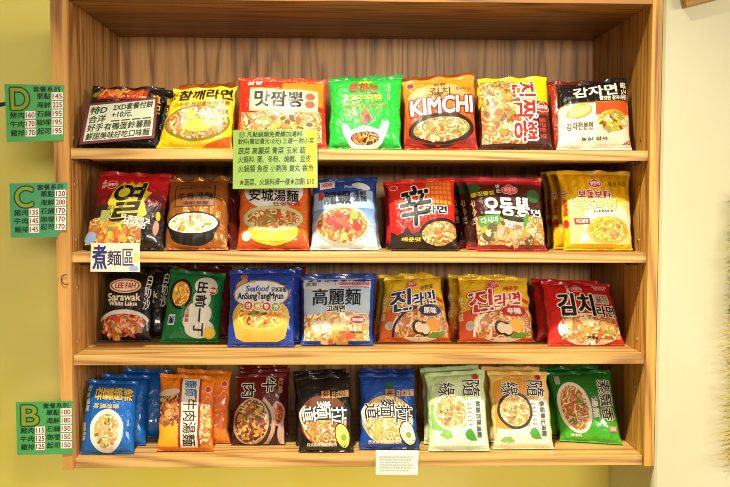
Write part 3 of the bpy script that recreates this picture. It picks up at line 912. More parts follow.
# ------------------------------------------------------------------ third shelf
p = Pack('black_laksa', 2, [(107, 270), (155, 270.5), (152.5, 342), (99, 342.5)], film('#14110f', 0.32), 'black packet with oval red logo and a bowl of spicy prawn noodles, third shelf', yb=0.150, seed=21, group=G2, lean=17)
p.shape('logo', ell_pts(0.45, 0.755, 0.33, 0.105, 36), '#e0d0a0', lift=1)
po = p.shape('logo', ell_pts(0.45, 0.755, 0.30, 0.09, 36), '#b8241c', lift=2); p.shape('logo', ell_pts(0.45, 0.755, 0.27, 0.075, 36), '#f0e4c8', lift=3)
p.text('LEE FAH', (0.25, 0.715, 0.66, 0.795), '#b81c18', bold=0.008, lift=4)
p.text('Sarawak', (0.12, 0.545, 0.78, 0.645), '#e8dcc4', bold=0.010)
p.text('White Laksa', (0.15, 0.475, 0.72, 0.535), '#e8dcc4', bold=0.008)
p.food(0.44, 0.17, 0.47, 0.17, RED, None, tops=('#d85a28', '#f0c898', '#c83818', '#e8a068', '#f0d8b0', '#b82c14', '#5a7a28'), n=30, seed=5, size=0.085, pts=ell_pts(0.46, 0.22, 0.43, 0.16, 36))
p.shape('bowl_rim', ell_pts(0.47, 0.25, 0.48, 0.17, 30, 5, 175) + ell_pts(0.47, 0.24, 0.43, 0.12, 30, 5, 175)[::-1], '#d8d4c8', lift=6)
p.text('白\n叻\n沙', (0.84, 0.42, 0.97, 0.93), '#d8d4cc', bold=0.004, line=0.95, italic=0.1)

p = Pack('green_clouds', 2, [(170, 268), (226.5, 273.5), (219, 345), (160, 343.5)], film('#0f7038', 0.32), 'dark green packet with sideways black writing on a white cloud, third shelf', yb=0.135, seed=22, group=G2, lean=17)
for cu, cv, ru, rv in ((0.70, 0.77, 0.20, 0.13), (0.66, 0.58, 0.16, 0.14), (0.62, 0.38, 0.24, 0.16), (0.66, 0.18, 0.25, 0.13), (0.58, 0.28, 0.22, 0.14)):
    p.shape('cloud_print', ell_pts(cu, cv, ru, rv, 28), '#dcdccc', lift=1 + cu)
p.food(0.27, 0.64, 0.155, 0.17, YEL, '#1a1512', 0.05, ('#e0c090', '#c04020', '#4a8a28', '#e8c860', '#d8b080'), 9, 3, size=0.06, lift=3)
p.text('出前一丁', (0.56, 0.08, 0.74, 0.82), '#141210', bold=0.014, rot=-90)
p.badge(0.84, 0.71, 0.075, '#e8c8b8', '#c03028', '日清', '#f8e8d8')
p.badge(0.84, 0.12, 0.10, '#e0b828', '#f0cc38', None, name='round_seal')
p.text('九州濃湯', (0.40, 0.26, 0.46, 0.50), '#c03c30', bold=0.004, rot=-90, name='small_print'); p.text('豬骨湯味', (0.31, 0.26, 0.37, 0.50), '#2a8a48', bold=0.004, rot=-90, name='small_print')
p.shape('sticker', rect_pts(0.10, 0.22, 0.22, 0.36), '#c8d4dc', lift=4); p.text('湯', (0.12, 0.24, 0.20, 0.34), '#24304a', bold=0.008, lift=5, rot=-90, name='small_print')

p = Pack('blue_seafood', 2, [(229, 270), (296, 268.5), (294.5, 351), (227, 351)], film('#1a3c98', 0.28), 'royal blue packet with yellow pot of seafood noodles, third shelf', yb=0.085, seed=23, group=G2, lean=15)
p.shape('bowl_side', [(0.06, 0.38), (0.13, 0.10), (0.25, 0.055), (0.75, 0.055), (0.87, 0.10), (0.95, 0.38)], '#d0ac48', lift=1)
p.food(0.50, 0.40, 0.37, 0.17, YEL, '#d8b850', 0.06, ('#d85a28', '#2a2018', '#e0702c', '#f0c848', '#5a8a30', '#f4e0a8', '#c84820'), 24, 6, size=0.07, lift=2)
p.shape('oval_label', ell_pts(0.50, 0.655, 0.43, 0.185, 40), '#9a7428', lift=4); p.shape('oval_label', ell_pts(0.50, 0.655, 0.41, 0.17, 40), '#d4d6d8', lift=5)
p.text('Seafood', (0.27, 0.69, 0.62, 0.765), '#1c4a9a', bold=0.006, lift=6, italic=0.2)
p.text('安城湯麵', (0.66, 0.68, 0.88, 0.745), '#1c1c1c', bold=0.003, lift=6, name='small_print'); p.text('海鮮', (0.77, 0.77, 0.87, 0.805), '#1c1c1c', bold=0.002, lift=6, name='small_print')
p.text('AnSungTangMyun', (0.14, 0.565, 0.84, 0.675), '#15130f', bold=0.008, lift=6)
for k, (ch, c1) in enumerate(zip('안성탕면', ('#c82c20', '#c8a828', '#c83424', '#8a9a2c'))):
    p.badge(0.31 + 0.14*k, 0.505 - 0.006*k, 0.075, '#f0e8d0', c1, None, name='letter_disc', lift=7)
    p.text(ch, (0.275 + 0.14*k, 0.475 - 0.006*k, 0.345 + 0.14*k, 0.535 - 0.006*k), '#f8f4e8', bold=0.005, lift=9)
p.badge(0.23, 0.885, 0.05, '#e8c0b8', '#c83030', None, rv=0.025)
p.text('농심', (0.33, 0.80, 0.40, 0.84), '#c89848', bold=0.003, name='small_print')
p.shape('gold_print', ell_pts(0.20, 0.80, 0.10, 0.04, 18, rot=30), '#b8924a', lift=1.5)

p = Pack('white_korean', 2, [(300.5, 276), (375, 275), (373, 350), (300.5, 350)], film('#1c48a0', 0.28), 'white and blue packet with three bold black brush characters, third shelf', yb=0.10, seed=24, group=G2, lean=16, T=0.042)
p.shape('front_panel', rect_pts(0.035, 0.055, 0.955, 0.94), '#d4dae0', lift=0.5)
p.shape('sky_print', wavy_pts(0.035, 0.40, 0.955, 0.80, 0.03, 1.0), '#b4c8dc', lift=1)
p.food(0.5, 0.2, 0.46, 0.2, PALE, None, tops=('#f0e4c8', '#e89058', '#f4ecd8', '#e8b868', '#d8582c', '#f0d890', '#b8b050', '#f2e8d0'), n=32, seed=3, size=0.095, pts=wavy_pts(0.04, 0.06, 0.95, 0.42, 0.03, 0.5, 0.3))
p.shape('carrot_print', ell_pts(0.64, 0.13, 0.13, 0.06, 9), '#e0582c', lift=7); p.shape('egg_print', ell_pts(0.28, 0.24, 0.14, 0.09, 18), '#f2ead4', lift=7)
p.text('高麗麵', (0.16, 0.545, 0.82, 0.78), '#12110f', bold=0.007, lift=5)
p.text('고려면', (0.36, 0.45, 0.60, 0.54), '#15120f', out='#eceae0', ow=0.014, bold=0.010, lift=6)
p.text('KOREAN NOODLE SOUP', (0.52, 0.835, 0.93, 0.875), '#c8343c', bold=0.004, name='small_print')
p.lines([(0.54, 0.795, 0.93, 0.815)], '#c8585c')
p.badge(0.79, 0.34, 0.115, '#f0d8d0', '#c03030', '辣味麵', '#f8ece0', rv=0.06, lift=8)
p.text('高麗', (0.07, 0.82, 0.22, 0.88), '#6a6a60', bold=0.002, name='logo')
p.text('調理例', (0.70, 0.155, 0.86, 0.185), '#4a4030', bold=0.003, lift=9, name='small_print')

GOLD = film([(0, '#d85a20'), (0.18, '#e0782a'), (0.40, '#e6b030'), (0.62, '#e8bc2c'), (1, '#f0cc34')], 0.26, 0.18, 0.7)
for key, c, yb, sd, red, hanja, lab in (
        ('gold_mild', [(384, 277), (440, 274.5), (452, 342.5), (377, 342.5)], 0.135, 25, False, '原味', 'gold noodle packet with dark blue writing and blue oval, third shelf'),
        ('gold_hot', [(458, 276.5), (527, 277), (535.5, 342.5), (457, 342.5)], 0.130, 26, True, '辛辣', 'gold noodle packet with red writing and red oval, third shelf')):
    p = Pack(key, 2, c, GOLD, lab, yb=yb, seed=sd, group=G2, lean=20, T=0.044, crumple=1.6)
    main = '#c02026' if red else '#17265e'
    p.shape('colour_band', [(0.03, 0.06), (0.03, 0.42), (0.30, 0.50), (0.30, 0.06)], '#d8502c' if red else '#d8642c', lift=1)
    p.food(0.58, 0.24, 0.36, 0.20, NOO, '#f0e0c0', 0.035, (), lift=2, pts=wavy_pts(0.24, 0.06, 0.96, 0.50, 0.04, 0.5))
    for x, y in ((0.55, 0.19), (0.63, 0.17)):
        p.shape('mushroom_print', ell_pts(x, y, 0.085, 0.10, 20, rot=25), '#2c1c14', lift=4 + x); p.shape('mushroom_print', ell_pts(x + 0.014, y, 0.062, 0.075, 20, rot=25), '#ead8b8', lift=5 + x)
    p.shape('carrot_print', ell_pts(0.76, 0.23, 0.10, 0.095, 18), '#f0a030' if not red else '#f0b83c', lift=5.2)
    p.shape('vegetable_print', ell_pts(0.80, 0.09, 0.13, 0.035, 18, rot=8), '#6a9a2c', lift=5.4)
    p.shape('bowl_rim', ell_pts(0.58, 0.10, 0.40, 0.40, 24, 95, 185) + ell_pts(0.58, 0.10, 0.365, 0.36, 24, 95, 185)[::-1], '#efe4d4' if red else '#1c2a5c', lift=5)
    p.shape('stripe_print', [(0.76, 0.62), (0.96, 0.55), (0.96, 0.60), (0.76, 0.68)], '#c83c24', lift=3)
    p.text('진', (0.13, 0.43, 0.45, 0.735), main, out='#f4ead8', ow=0.022, bold=0.022, tilt=0.05, out2='#1c1a22' if not red else '#7a1418', ow2=0.032, lift=6)
    p.text('라면', (0.48, 0.52, 0.84, 0.70), main, out='#f4ead8', ow=0.020, bold=0.016, tilt=0.06, lift=6)
    p.shape('oval_label', ell_pts(0.74, 0.435, 0.165, 0.085, 28), main, lift=9); p.text(hanja, (0.645, 0.39, 0.835, 0.48), '#f4ecdc', bold=0.008, lift=11)
    p.ottogi(0.48, 0.84, 0.085, red='#d04848', white='#f0b8a0')
    p.text('매운맛' if red else '순한맛', (0.62, 0.75, 0.84, 0.815), '#b82c24' if red else '#2a2a48', bold=0.004, tilt=0.03, name='small_print')
    p.badge(0.14, 0.22, 0.06, '#d8d0b8', '#b8b4a0', None, name='round_seal')
    p.text('진라면', (0.015, 0.30, 0.06, 0.66), '#efe0c0', bold=0.004, rot=-90, name='side_print')

p = Pack('red_kimchi', 2, [(541, 281), (608.5, 283.5), (624.5, 344), (548, 346)], film([(0, '#c83420'), (0.2, '#c8241c'), (1, '#b8141c')], 0.27), 'red noodle packet with bold black writing edged white, right end of third shelf', yb=0.090, seed=27, group=G2, lean=26, T=0.044)
p.food(0.55, 0.22, 0.40, 0.18, NOO, '#ecdcc0', 0.04, ('#e88838', '#f0d8a0', '#d8542c', '#f4e4c0', '#e8a050', '#8aa038'), 20, 3, size=0.085, pts=wavy_pts(0.18, 0.07, 0.96, 0.38, 0.035, 0.5, 0.2))
p.text('김치', (0.16, 0.41, 0.66, 0.75), '#141010', out='#f4e4d4', ow=0.020, bold=0.026)
p.text('라면', (0.69, 0.40, 0.95, 0.57), '#141010', out='#f4e4d4', ow=0.016, bold=0.012)
p.ottogi(0.46, 0.84, 0.075, white='#f0c8c0')
p.text('신동', (0.30, 0.76, 0.35, 0.90), '#f0e0d8', bold=0.003, rot=-90, name='small_print')
p.shape('tag_print', rect_pts(0.68, 0.60, 0.90, 0.755), '#c8b8a8', lift=3); p.text('김치\n풍미', (0.71, 0.615, 0.87, 0.74), '#7a3028', bold=0.003, lift=5, line=0.9, name='small_print')
p.text('새콤달콤\n맛있는', (0.70, 0.83, 0.93, 0.91), '#f0c8c0', bold=0.003, line=0.95, name='small_print')
p.badge(0.19, 0.21, 0.065, '#e8ecee', '#b8ccd8', None, name='round_seal')
p.text('500g', (0.50, 0.075, 0.64, 0.11), '#2a1410', bold=0.004, lift=7, name='small_print')

# ------------------------------------------------------------------ bottom shelf
p = Pack('bright_blue', 3, [(88.5, 379), (139, 381), (134, 456.5), (80.5, 460)], film([(0, '#1262b0'), (1, '#0f58a8')], 0.28), 'bright blue packet with upright white bowl and yellow writing, bottom shelf at left', yb=0.030, seed=31, group=G3, lean=20, T=0.044)
p.food(0.50, 0.295, 0.235, 0.225, PALE, '#e8e4d4', 0.085, ('#e0b090', '#d8a878', '#3a5a28', '#e8d0b0', '#e0c8a0', '#d89868'), 14, 5, size=0.085, lift=2)
for k, ch in enumerate('鮮蝦雲吞'):
    p.text(ch, (0.76 - 0.18*k, 0.70, 0.93 - 0.18*k, 0.87 + 0.01*(k % 2)), '#f0c020', out='#14346c', ow=0.008, bold=0.006, rot=-90)
for k, ch in enumerate('香港風味'):
    p.text(ch, (0.60 - 0.13*k, 0.585, 0.71 - 0.13*k, 0.655), '#c8b878', bold=0.005, rot=-90)
p.text('即食湯麵', (0.04, 0.55, 0.12, 0.90), '#b8c0b0', bold=0.004, rot=-90, name='small_print')
p.text('特製風味', (0.03, 0.17, 0.10, 0.40), '#b8b088', bold=0.005, rot=-90, name='small_print')

p = Pack('rust_orange', 3, [(160, 373), (216, 376), (213.5, 452), (157, 454.5)], film([(0, '#d87418'), (0.6, '#cc5c1c'), (0.85, '#e07a1c'), (1, '#e0801c')], 0.27), 'orange packet with tall white scroll of sideways writing, bottom shelf', yb=0.045, seed=32, group=G3, lean=19)
p.food(0.22, 0.5, 0.2, 0.3, BRO, None, tops=('#b84a20', '#e09040', '#7a3018', '#e8c080', '#d8641c'), n=22, seed=6, size=0.09, pts=[(0.03, 0.10), (0.40, 0.10), (0.40, 0.74), (0.22, 0.78), (0.03, 0.70)])
p.shape('corner_print', wavy_pts(0.03, 0.06, 0.38, 0.33, 0.02, 1.2), '#eaa824', lift=6)
p.food(0.82, 0.35, 0.15, 0.3, NOO, None, tops=('#e8b050', '#f0c868', '#d87030'), n=10, seed=9, size=0.07, pts=[(0.74, 0.08), (0.96, 0.08), (0.96, 0.60), (0.74, 0.60)])
p.shape('noodle_print', ell_pts(0.20, 0.74, 0.20, 0.045, 16, rot=8), '#d8c0a0', lift=6)
p.shape('scroll', wavy_pts(0.39, 0.05, 0.78, 0.93, 0.0), '#9a2c18', lift=6.5); p.shape('scroll', rect_pts(0.43, 0.05, 0.74, 0.925), '#ded8c4', lift=7.2)
p.text('康師', (0.48, 0.70, 0.70, 0.90), '#2a6ca8', bold=0.006, rot=-90, lift=8.2)
p.text('牛肉湯麵', (0.47, 0.07, 0.71, 0.66), '#3a1c10', bold=0.005, rot=-90, lift=8.2)
p.badge(0.90, 0.80, 0.06, '#f0d0c0', '#c83c30', None)

p = Pack('maroon', 3, [(237, 374.5), (286, 372.5), (285.5, 442.5), (230.5, 441)], film([(0, '#3a100e'), (0.7, '#541414'), (1, '#6c1a1a')], 0.3), 'maroon packet with dark beef noodle picture, bottom shelf beside the orange packet', yb=0.085, seed=33, group=G3, lean=17)
p.food(0.36, 0.32, 0.32, 0.30, BRO, '#b8a078', 0.03, ('#5a1c10', '#e0b050', '#8a2c14', '#c87028', '#7a8a28', '#3a1410', '#e8a838'), 26, 4, size=0.085)
p.shape('bowl_rim', ell_pts(0.36, 0.30, 0.47, 0.40, 24, -70, 60) + ell_pts(0.36, 0.30, 0.40, 0.35, 24, -70, 60)[::-1], '#b89878', lift=6)
p.food(0.87, 0.42, 0.09, 0.14, RED, '#c8a890', 0.035, (), lift=3)
p.shape('bowl_rim', ell_pts(0.98, 0.15, 0.12, 0.18, 20, 90, 270), '#c8a890', lift=4)
p.text('牛', (0.55, 0.72, 0.80, 0.92), '#17100e', out='#e8dcd0', ow=0.018, bold=0.014, rot=-90, lift=8)
p.text('肉', (0.14, 0.66, 0.40, 0.84), '#17100e', out='#e8dcd0', ow=0.018, bold=0.014, rot=-90, lift=8)
p.text('紅燒', (0.86, 0.70, 0.95, 0.92), '#b89888', bold=0.003, rot=-90, name='small_print')

for key, c, fm, base, yb, sd, lab, soup, tops in (
        ('black_soup', [(295, 376), (351, 373), (353.5, 454.5), (299, 455)], film('#171412', 0.25), '#17130f', 0.032, 34, 'black packet with yellow egg noodle bowl and white sideways characters, bottom shelf', NOO, ('#e8a828', '#6a9a2c', '#e8b838', '#8ab030', '#f0c040')),
        ('blue_soup', [(358.5, 373), (414.5, 373.5), (419.5, 450), (359, 449)], film([(0, '#1c4494'), (0.8, '#1c4a9c'), (1, '#12347c')], 0.27), '#1a3a80', 0.050, 35, 'blue packet with pale soup bowl and white sideways characters, bottom shelf', PALE, ('#e8c838', '#e8dcb0', '#b8c048', '#e8d040'))):
    p = Pack(key, 3, c, fm, lab, yb=yb, seed=sd, group=G3, lean=18, crumple=1.2)
    p.food(0.48, 0.38, 0.43, 0.30, soup, '#7a2014' if key == 'black_soup' else '#c8bc90', 0.02, tops, 16, 5, size=0.06, lift=1)
    if key == 'black_soup':
        p.shape('soup_print', ell_pts(0.48, 0.50, 0.42, 0.22, 30, 0, 180), '#6a3418', lift=4)
    p.shape('black_band', rect_pts(0.06 if key == 'black_soup' else 0.40, 0.40, 0.96, 0.56), '#14110f', lift=5)
    p.shape('egg_print', ell_pts(0.82, 0.20, 0.13, 0.17, 24, rot=28), '#16120e', lift=5.5); p.shape('egg_print', ell_pts(0.82, 0.20, 0.115, 0.15, 24, rot=28), '#e8d060' if key == 'black_soup' else '#efe4c0', lift=6)
    p.shape('leaf_print', ell_pts(0.84, 0.18, 0.05, 0.04, 9), '#8aa830', lift=6.5)
    for ch, bx in (('拉', (0.62, 0.34, 0.90, 0.56)), ('麵', (0.36, 0.42, 0.62, 0.64)), ('道', (0.10, 0.38, 0.36, 0.58))):
        p.text(ch, bx, '#f4eee0' if key == 'black_soup' else '#15120f', out='#15110e' if key == 'black_soup' else '#f4eee0', ow=0.016, bold=0.006, rot=-90, lift=8)
    p.shape('swoosh_print', ell_pts(0.30, 0.44, 0.26, 0.20, 20, 130, 235) + ell_pts(0.33, 0.44, 0.25, 0.19, 20, 130, 235)[::-1], '#f0e8d8', lift=8)
    p.shape('tag_print', rect_pts(0.46, 0.68, 0.62, 0.77), '#c88a48', lift=7); p.text('味', (0.48, 0.69, 0.60, 0.76), '#2a1810', bold=0.004, rot=-90, lift=8, name='small_print')
    p.text('日式拉麵', (0.66, 0.68, 0.96, 0.77) , '#d8a868', bold=0.006, rot=0, lift=7, tilt=0.02, name='small_print')
    if key == 'blue_soup':
        p.shape('tag_print', rect_pts(0.46, 0.78, 0.60, 0.86), '#1c5a3c', lift=7)
    p.text('日式風味湯麵調理例', (0.16, 0.075, 0.70, 0.115), '#e8e0cc', bold=0.003, lift=5, name='small_print')

for key, c, base, stops, yb, sd, lab, txt, soup in (
        ('pale_green', [(424.5, 373), (484.5, 369), (489.5, 455), (428.5, 455.5)], '#7cb848', [(0, '#d8e0b8'), (0.3, '#b8d488'), (0.75, '#c4d4a0'), (1, '#b4cc8c')], 0.034, 36, 'pale green and white packet with black brush writing and a green leaf, bottom shelf', '鮮蔬百匯湯麵', PALE),
        ('pale_orange', [(487, 371), (547, 371), (554, 451.5), (493, 452)], '#e09838', [(0, '#ece0b0'), (0.3, '#e8c878'), (0.8, '#e0b860'), (1, '#e0b85c')], 0.044, 37, 'pale yellow and orange packet with black brush writing and a green leaf, bottom shelf', '香菇養生湯麵', PALE)):
    p = Pack(key, 3, c, film(stops, 0.30), lab, yb=yb, seed=sd, group=G3, lean=18)
    p.shape('colour_band', wavy_pts(0.05, 0.20, 0.72, 0.62 if key == 'pale_green' else 0.90, 0.05, 0.7), base if key == 'pale_orange' else '#90c468', lift=0.5)
    p.shape('white_panel', rect_pts(0.62, 0.06, 0.95, 0.62), '#e8e6d4', lift=1)
    p.shape('white_panel', wavy_pts(0.06, 0.06, 0.95, 0.27, 0.03, 1.0), '#e6ead0', lift=1.5)
    p.food(0.38, 0.48, 0.25, 0.20, soup, '#d8d8b8' if key == 'pale_green' else '#38302a', 0.045, ('#d0703c', '#c89058', '#8a9a48', '#e8d0a0', '#b85c34', '#6a5a3c'), 16, 3, size=0.065, lift=2)
    for ch, bx in (('隨', (0.60, 0.66, 0.90, 0.86)), ('緣', (0.18, 0.68, 0.46, 0.84))):
        p.text(ch, bx, '#16130f', out='#ecead8', ow=0.014, bold=0.004, rot=-90, lift=6)
    p.text(txt, (0.80, 0.16, 0.88, 0.60), '#3a4a2c', bold=0.004, rot=-90, lift=5)
    p.lines([(0.66, 0.30 + 0.05*i, 0.74, 0.325 + 0.05*i) for i in range(6)], '#7a8a68')
    p.badge(0.83, 0.90, 0.055, '#d8a090', '#a83028', None)
    p.shape('leaf_print', [(0.60, 0.20), (0.63, 0.25), (0.70, 0.27), (0.76, 0.20), (0.80, 0.125), (0.70, 0.125), (0.63, 0.15)], '#4a9a2c', lift=4)
    p.shape('leaf_print', [(0.18, 0.20), (0.26, 0.25), (0.36, 0.24), (0.40, 0.17), (0.30, 0.15)] if key == 'pale_green' else [(0.10, 0.10), (0.16, 0.15), (0.26, 0.16), (0.34, 0.10), (0.22, 0.08)], '#8abc54', lift=4)

p = Pack('deep_green', 3, [(546.5, 372), (610, 369), (622.5, 446.5), (560, 440)], film([(0, '#4cb02c'), (0.25, '#3aa028'), (0.5, '#1c7a24'), (1, '#14641f')], 0.28), 'vivid green packet with white bowl of brown noodles, right end of bottom shelf', yb=(0.10, 0.072), seed=38, group=G3, lean=19)
p.food(0.33, 0.47, 0.22, 0.31, NOO, '#e8dcc4', 0.055, ('#2f6a24', '#6a2418', '#3a7a28', '#d86a30', '#8a3c20', '#c8c0b0', '#b84a20'), 18, 8, size=0.06, lift=2, rot=6)
p.text('素飄香', (0.76, 0.30, 0.95, 0.84), '#16140f', out='#eee4cc', ow=0.016, bold=0.005, rot=-90)
p.text('湯麵', (0.62, 0.34, 0.72, 0.60), '#efe8d4', bold=0.008, rot=-90)
p.shape('tag_print', rect_pts(0.84, 0.15, 0.96, 0.23), '#e07a58', lift=3); p.text('素食', (0.86, 0.165, 0.94, 0.215), '#f8e8d8', bold=0.003, lift=5, name='small_print')
p.text('調理例', (0.18, 0.075, 0.36, 0.11), '#dce8c0', bold=0.003, name='small_print')
p.shape('tag_print', rect_pts(0.09, 0.80, 0.17, 0.92), '#a8a088', lift=3)

# ------------------------------------------------------------------ packets standing behind
behind('black', 1, 0.016, 0.047, 'second black packet directly behind the black packet with the price card', keep=('lettering',))
b = Pack('amber', 0, [(178.5, 84.5), (235, 82.5), (238, 149), (172, 149)], film('#c86a1a', 0.3), 'amber packet showing above the yellow packet on the top shelf', yb=0.083, seed=41, group=G0, lean=22)
behind('pepper', 1, -0.006, 0.044, 'second red packet peeking out left behind the cream banner packet')
behind('green', 1, 0.004, 0.044, 'second green packet hidden behind the bright green packet on the top shelf')
b = Pack('rust_top', 0, [(401, 78.5), (474, 72.5), (477, 149), (402, 149)], film('#d06a20', 0.3), 'rust orange packet edge rising behind the KIMCHI packet', yb=0.084, seed=42, group=G0)
b = Pack('red_top', 0, [(547, 82), (622, 79), (626, 149), (549, 149)], film('#b03a1c', 0.3), 'red packet showing at upper left behind the potato packet', yb=0.080, seed=43, group=G0)
behind('seafood_yellow', 1, 0.004, 0.045, 'second yellow and brown packet behind the one with red sideways writing')

behind('flame_red', 1, 0.0, 0.046, 'second dark red packet behind the burning character packet')
b = Pack('maroon_side', 1, [(176, 179), (240, 180), (241, 251.5), (172, 251.5)], film('#5c1c12', 0.26, 0.2), 'dark maroon packet standing out to the right behind the copper packet', yb=0.092, seed=44, group=G1, crumple=1.5)
behind('cream_orange', 1, 0.003, 0.044, 'second orange packet behind the white cloud packet on the second shelf')
behind('blue_lobster', 1, 0.006, 0.044, 'second blue packet behind the lobster bowl packet')
behind('red_brush', 1, -0.004, 0.044, 'second red packet behind the single brushed character packet')
behind('brown_seaweed', 1, -0.012, 0.044, 'middle dark brown packet of three, just behind the bubble writing packet', keep=('side_print', 'vegetable_print', 'lettering'))
behind('brown_seaweed', 2, -0.022, 0.088, 'rearmost dark brown packet of three, next to the bright red packet', keep=('side_print', 'vegetable_print', 'lettering'))
behind('yellow_cheese', 1, -0.006, 0.048, 'middle golden yellow packet of the three at the right of the second shelf', keep=('side_print',))
behind('yellow_cheese', 2, -0.006, 0.096, 'rearmost golden yellow packet of the three at the right of the second shelf', keep=('side_print',))

behind('black_laksa', 1, 0.024, 0.044, 'second black packet sticking out right behind the oval logo packet', keep=('lettering',))
behind('black_laksa', 2, 0.034, 0.088, 'third black packet at the back behind the oval logo packet')
b = Pack('dark_red_back', 2, [(172, 265), (232, 266), (230, 342), (170, 342)], film('#5a1614', 0.3), 'dark red packet showing above the dark green cloud packet', yb=0.190, seed=45, group=G2, lean=17)
behind('blue_seafood', 1, 0.010, 0.043, 'second royal blue packet behind the yellow pot packet')
b = Pack('brick_back', 2, [(272, 265.5), (306, 266.5), (304, 348), (272, 348)], film('#8a2418', 0.3), 'brick red packet corner showing between the royal blue and the white packets', yb=0.190, seed=46, group=G2, lean=15)
behind('white_korean', 1, 0.005, 0.048, 'second white and blue packet behind the three brush character packet')
behind('gold_mild', 1, -0.008, 0.052, 'second gold packet behind the one with blue writing')
behind('gold_hot', 1, -0.014, 0.052, 'second gold packet peeking out left behind the one with red writing', keep=('side_print',))
behind('red_kimchi', 1, -0.008, 0.054, 'second red packet sticking out left at the right end of the third shelf')

behind('bright_blue', 1, 0.010, 0.050, 'middle bright blue packet of three at the left of the bottom shelf')
behind('bright_blue', 2, 0.040, 0.100, 'rearmost bright blue packet of three at the left of the bottom shelf')
behind('rust_orange', 1, 0.024, 0.046, 'second orange packet sticking out right behind the white scroll packet', keep=('logo',))
behind('maroon', 1, 0.004, 0.044, 'middle maroon packet of three on the bottom shelf')
behind('maroon', 2, -0.003, 0.088, 'rearmost maroon packet of three on the bottom shelf')
behind('black_soup', 1, -0.008, 0.044, 'second black packet behind the yellow bowl packet on the bottom shelf')
behind('blue_soup', 1, 0.002, 0.044, 'second blue packet behind the pale soup bowl packet')
behind('pale_green', 1, -0.004, 0.045, 'second pale green packet behind the one with the green leaf')
behind('pale_orange', 1, -0.004, 0.045, 'second pale orange packet behind the one with the green leaf')
behind('deep_green', 1, -0.010, 0.046, 'second vivid green packet behind the white bowl packet')

# ------------------------------------------------------------------ cards and notices
def quad(c, y):
    ys = y if isinstance(y, (tuple, list)) else (y,)*4
    tl, tr, br, bl = [at(*q, yy) for q, yy in zip(c, ys)]
    return [bl, br, tr, tl]


PAPER_G = ink('#5cae62', 0.35, 0, 0.5)
STK = 'price_sticker'
for L, c, right, left, items, sides, lab, col, col2 in (
        ('D', [(4.3, 84), (64.2, 85), (63.6, 140.3), (6.9, 142)], ('145', '225', '195', '195', '195'), ('160', '170', '170'), 0, 0, 'green price card with a big letter D, left of the top shelf', '#54a85c', '#46983a'),
        ('C', [(9.4, 183.5), (67.3, 182.3), (66.5, 237), (10.7, 237.7)], ('120', '200', '170', '170', '170'), ('135', '145', '145'), 0, 0, 'green price card with a big letter C, left of the second shelf', '#4a9a68', '#5a9a34'),
        ('B', [(15.8, 402.2), (72.5, 401), (72.5, 454), (17, 455)], ('100', '180', '150', '150', '150'), ('115', '125', '125'), 0, 0, 'green price card with a big letter B, left of the bottom shelf', '#4fa45a', '#6a9a30')):
    notch = None
    if L == 'C':
        notch = [(0, 0), (0.84, 0), (0.85, 0.07), (0.90, 0.13), (1, 0.12), (1, 1), (0, 1)]
    f = Flat('price_card', quad(c, (-0.006, -0.0025, -0.0025, -0.006)), 0.0012, ink(col, 0.34, 0, 0.5), lab, 'price card', 'green price cards', notch)
    f.text(L, (0.10, 0.56, 0.40, 0.93), '#8a9a2c', out='#1c4a24', ow=0.034, bold=0.012, lift=1, name='big_letter')
    f.text('套餐系列', (0.48, 0.87, 0.93, 0.97), '#16301c', bold=0.004, lift=1, name='handwriting')
    names = ('單點', '海鮮', '石鍋', '咖哩', '起司'); ln = ('豬肉', '牛肉', '雞排')
    for k, t in enumerate(right):
        y = 0.735 - 0.155*k
        if L == 'C' and k == 4:
            y += 0.02
        f.text(names[k], (0.535, y + 0.005, 0.775, y + 0.115), '#16301c', bold=0.004, lift=1, name='handwriting', italic=0.12)
        s_ = f.shape(STK, rect_pts(0.79, y - 0.005, 0.985, y + 0.132), '#efe9de', lift=1.5)
        f.text(t, (0.81, y + 0.018, 0.965, y + 0.108), '#8a2430', bold=0.004, lift=2.5, name='price', parent=s_)
    for k, t in enumerate(left):
        y = 0.40 - 0.155*k
        f.text(ln[k], (0.07, y + 0.005, 0.32, y + 0.115), '#16301c', bold=0.004, lift=1, name='handwriting', italic=0.12)
        s_ = f.shape(STK, rect_pts(0.335, y - 0.005, 0.51, y + 0.132), '#efe9de', lift=1.5)
        f.text(t, (0.35, y + 0.018, 0.495, y + 0.108), '#8a2430', bold=0.004, lift=2.5, name='price', parent=s_)

f = Flat('notice_card', quad([(233.2, 130), (317.2, 129), (317.6, 187.6), (232.8, 189)], (-0.004, -0.004, -0.010, -0.010)), 0.001, ink('#88a64e', 0.34, 0, 0.3), 'lime green handwritten notice hanging from the front edge of the top shelf', 'notice', None, None, 0.003)
f.shape('paper_edge', rect_pts(0.86, 0.02, 0.985, 0.98), '#b4c02c', lift=0.3)
for s_, bx in (('☺ 凡點鍋類免費續加湯料', (0.07, 0.865, 0.82, 0.965)), ('飲料(需加價元10元) 三選一·附小菜', (0.06, 0.74, 0.96, 0.85)), ('蔬菜 高麗菜 青菜 玉米 菇', (0.06, 0.585, 0.86, 0.70)),
               ('火鍋料: 蛋、冬粉、燒麵、豆皮', (0.06, 0.44, 0.92, 0.555)), ('火鍋類 魚板 小熱狗 貢丸 香魚', (0.06, 0.28, 0.95, 0.40)), ('★蔬菜、火鍋料擇一樣★加點 $10', (0.08, 0.05, 0.96, 0.17))):
    f.text(s_, bx, '#263a1a', bold=0.001, lift=1, name='handwriting', italic=0.1)

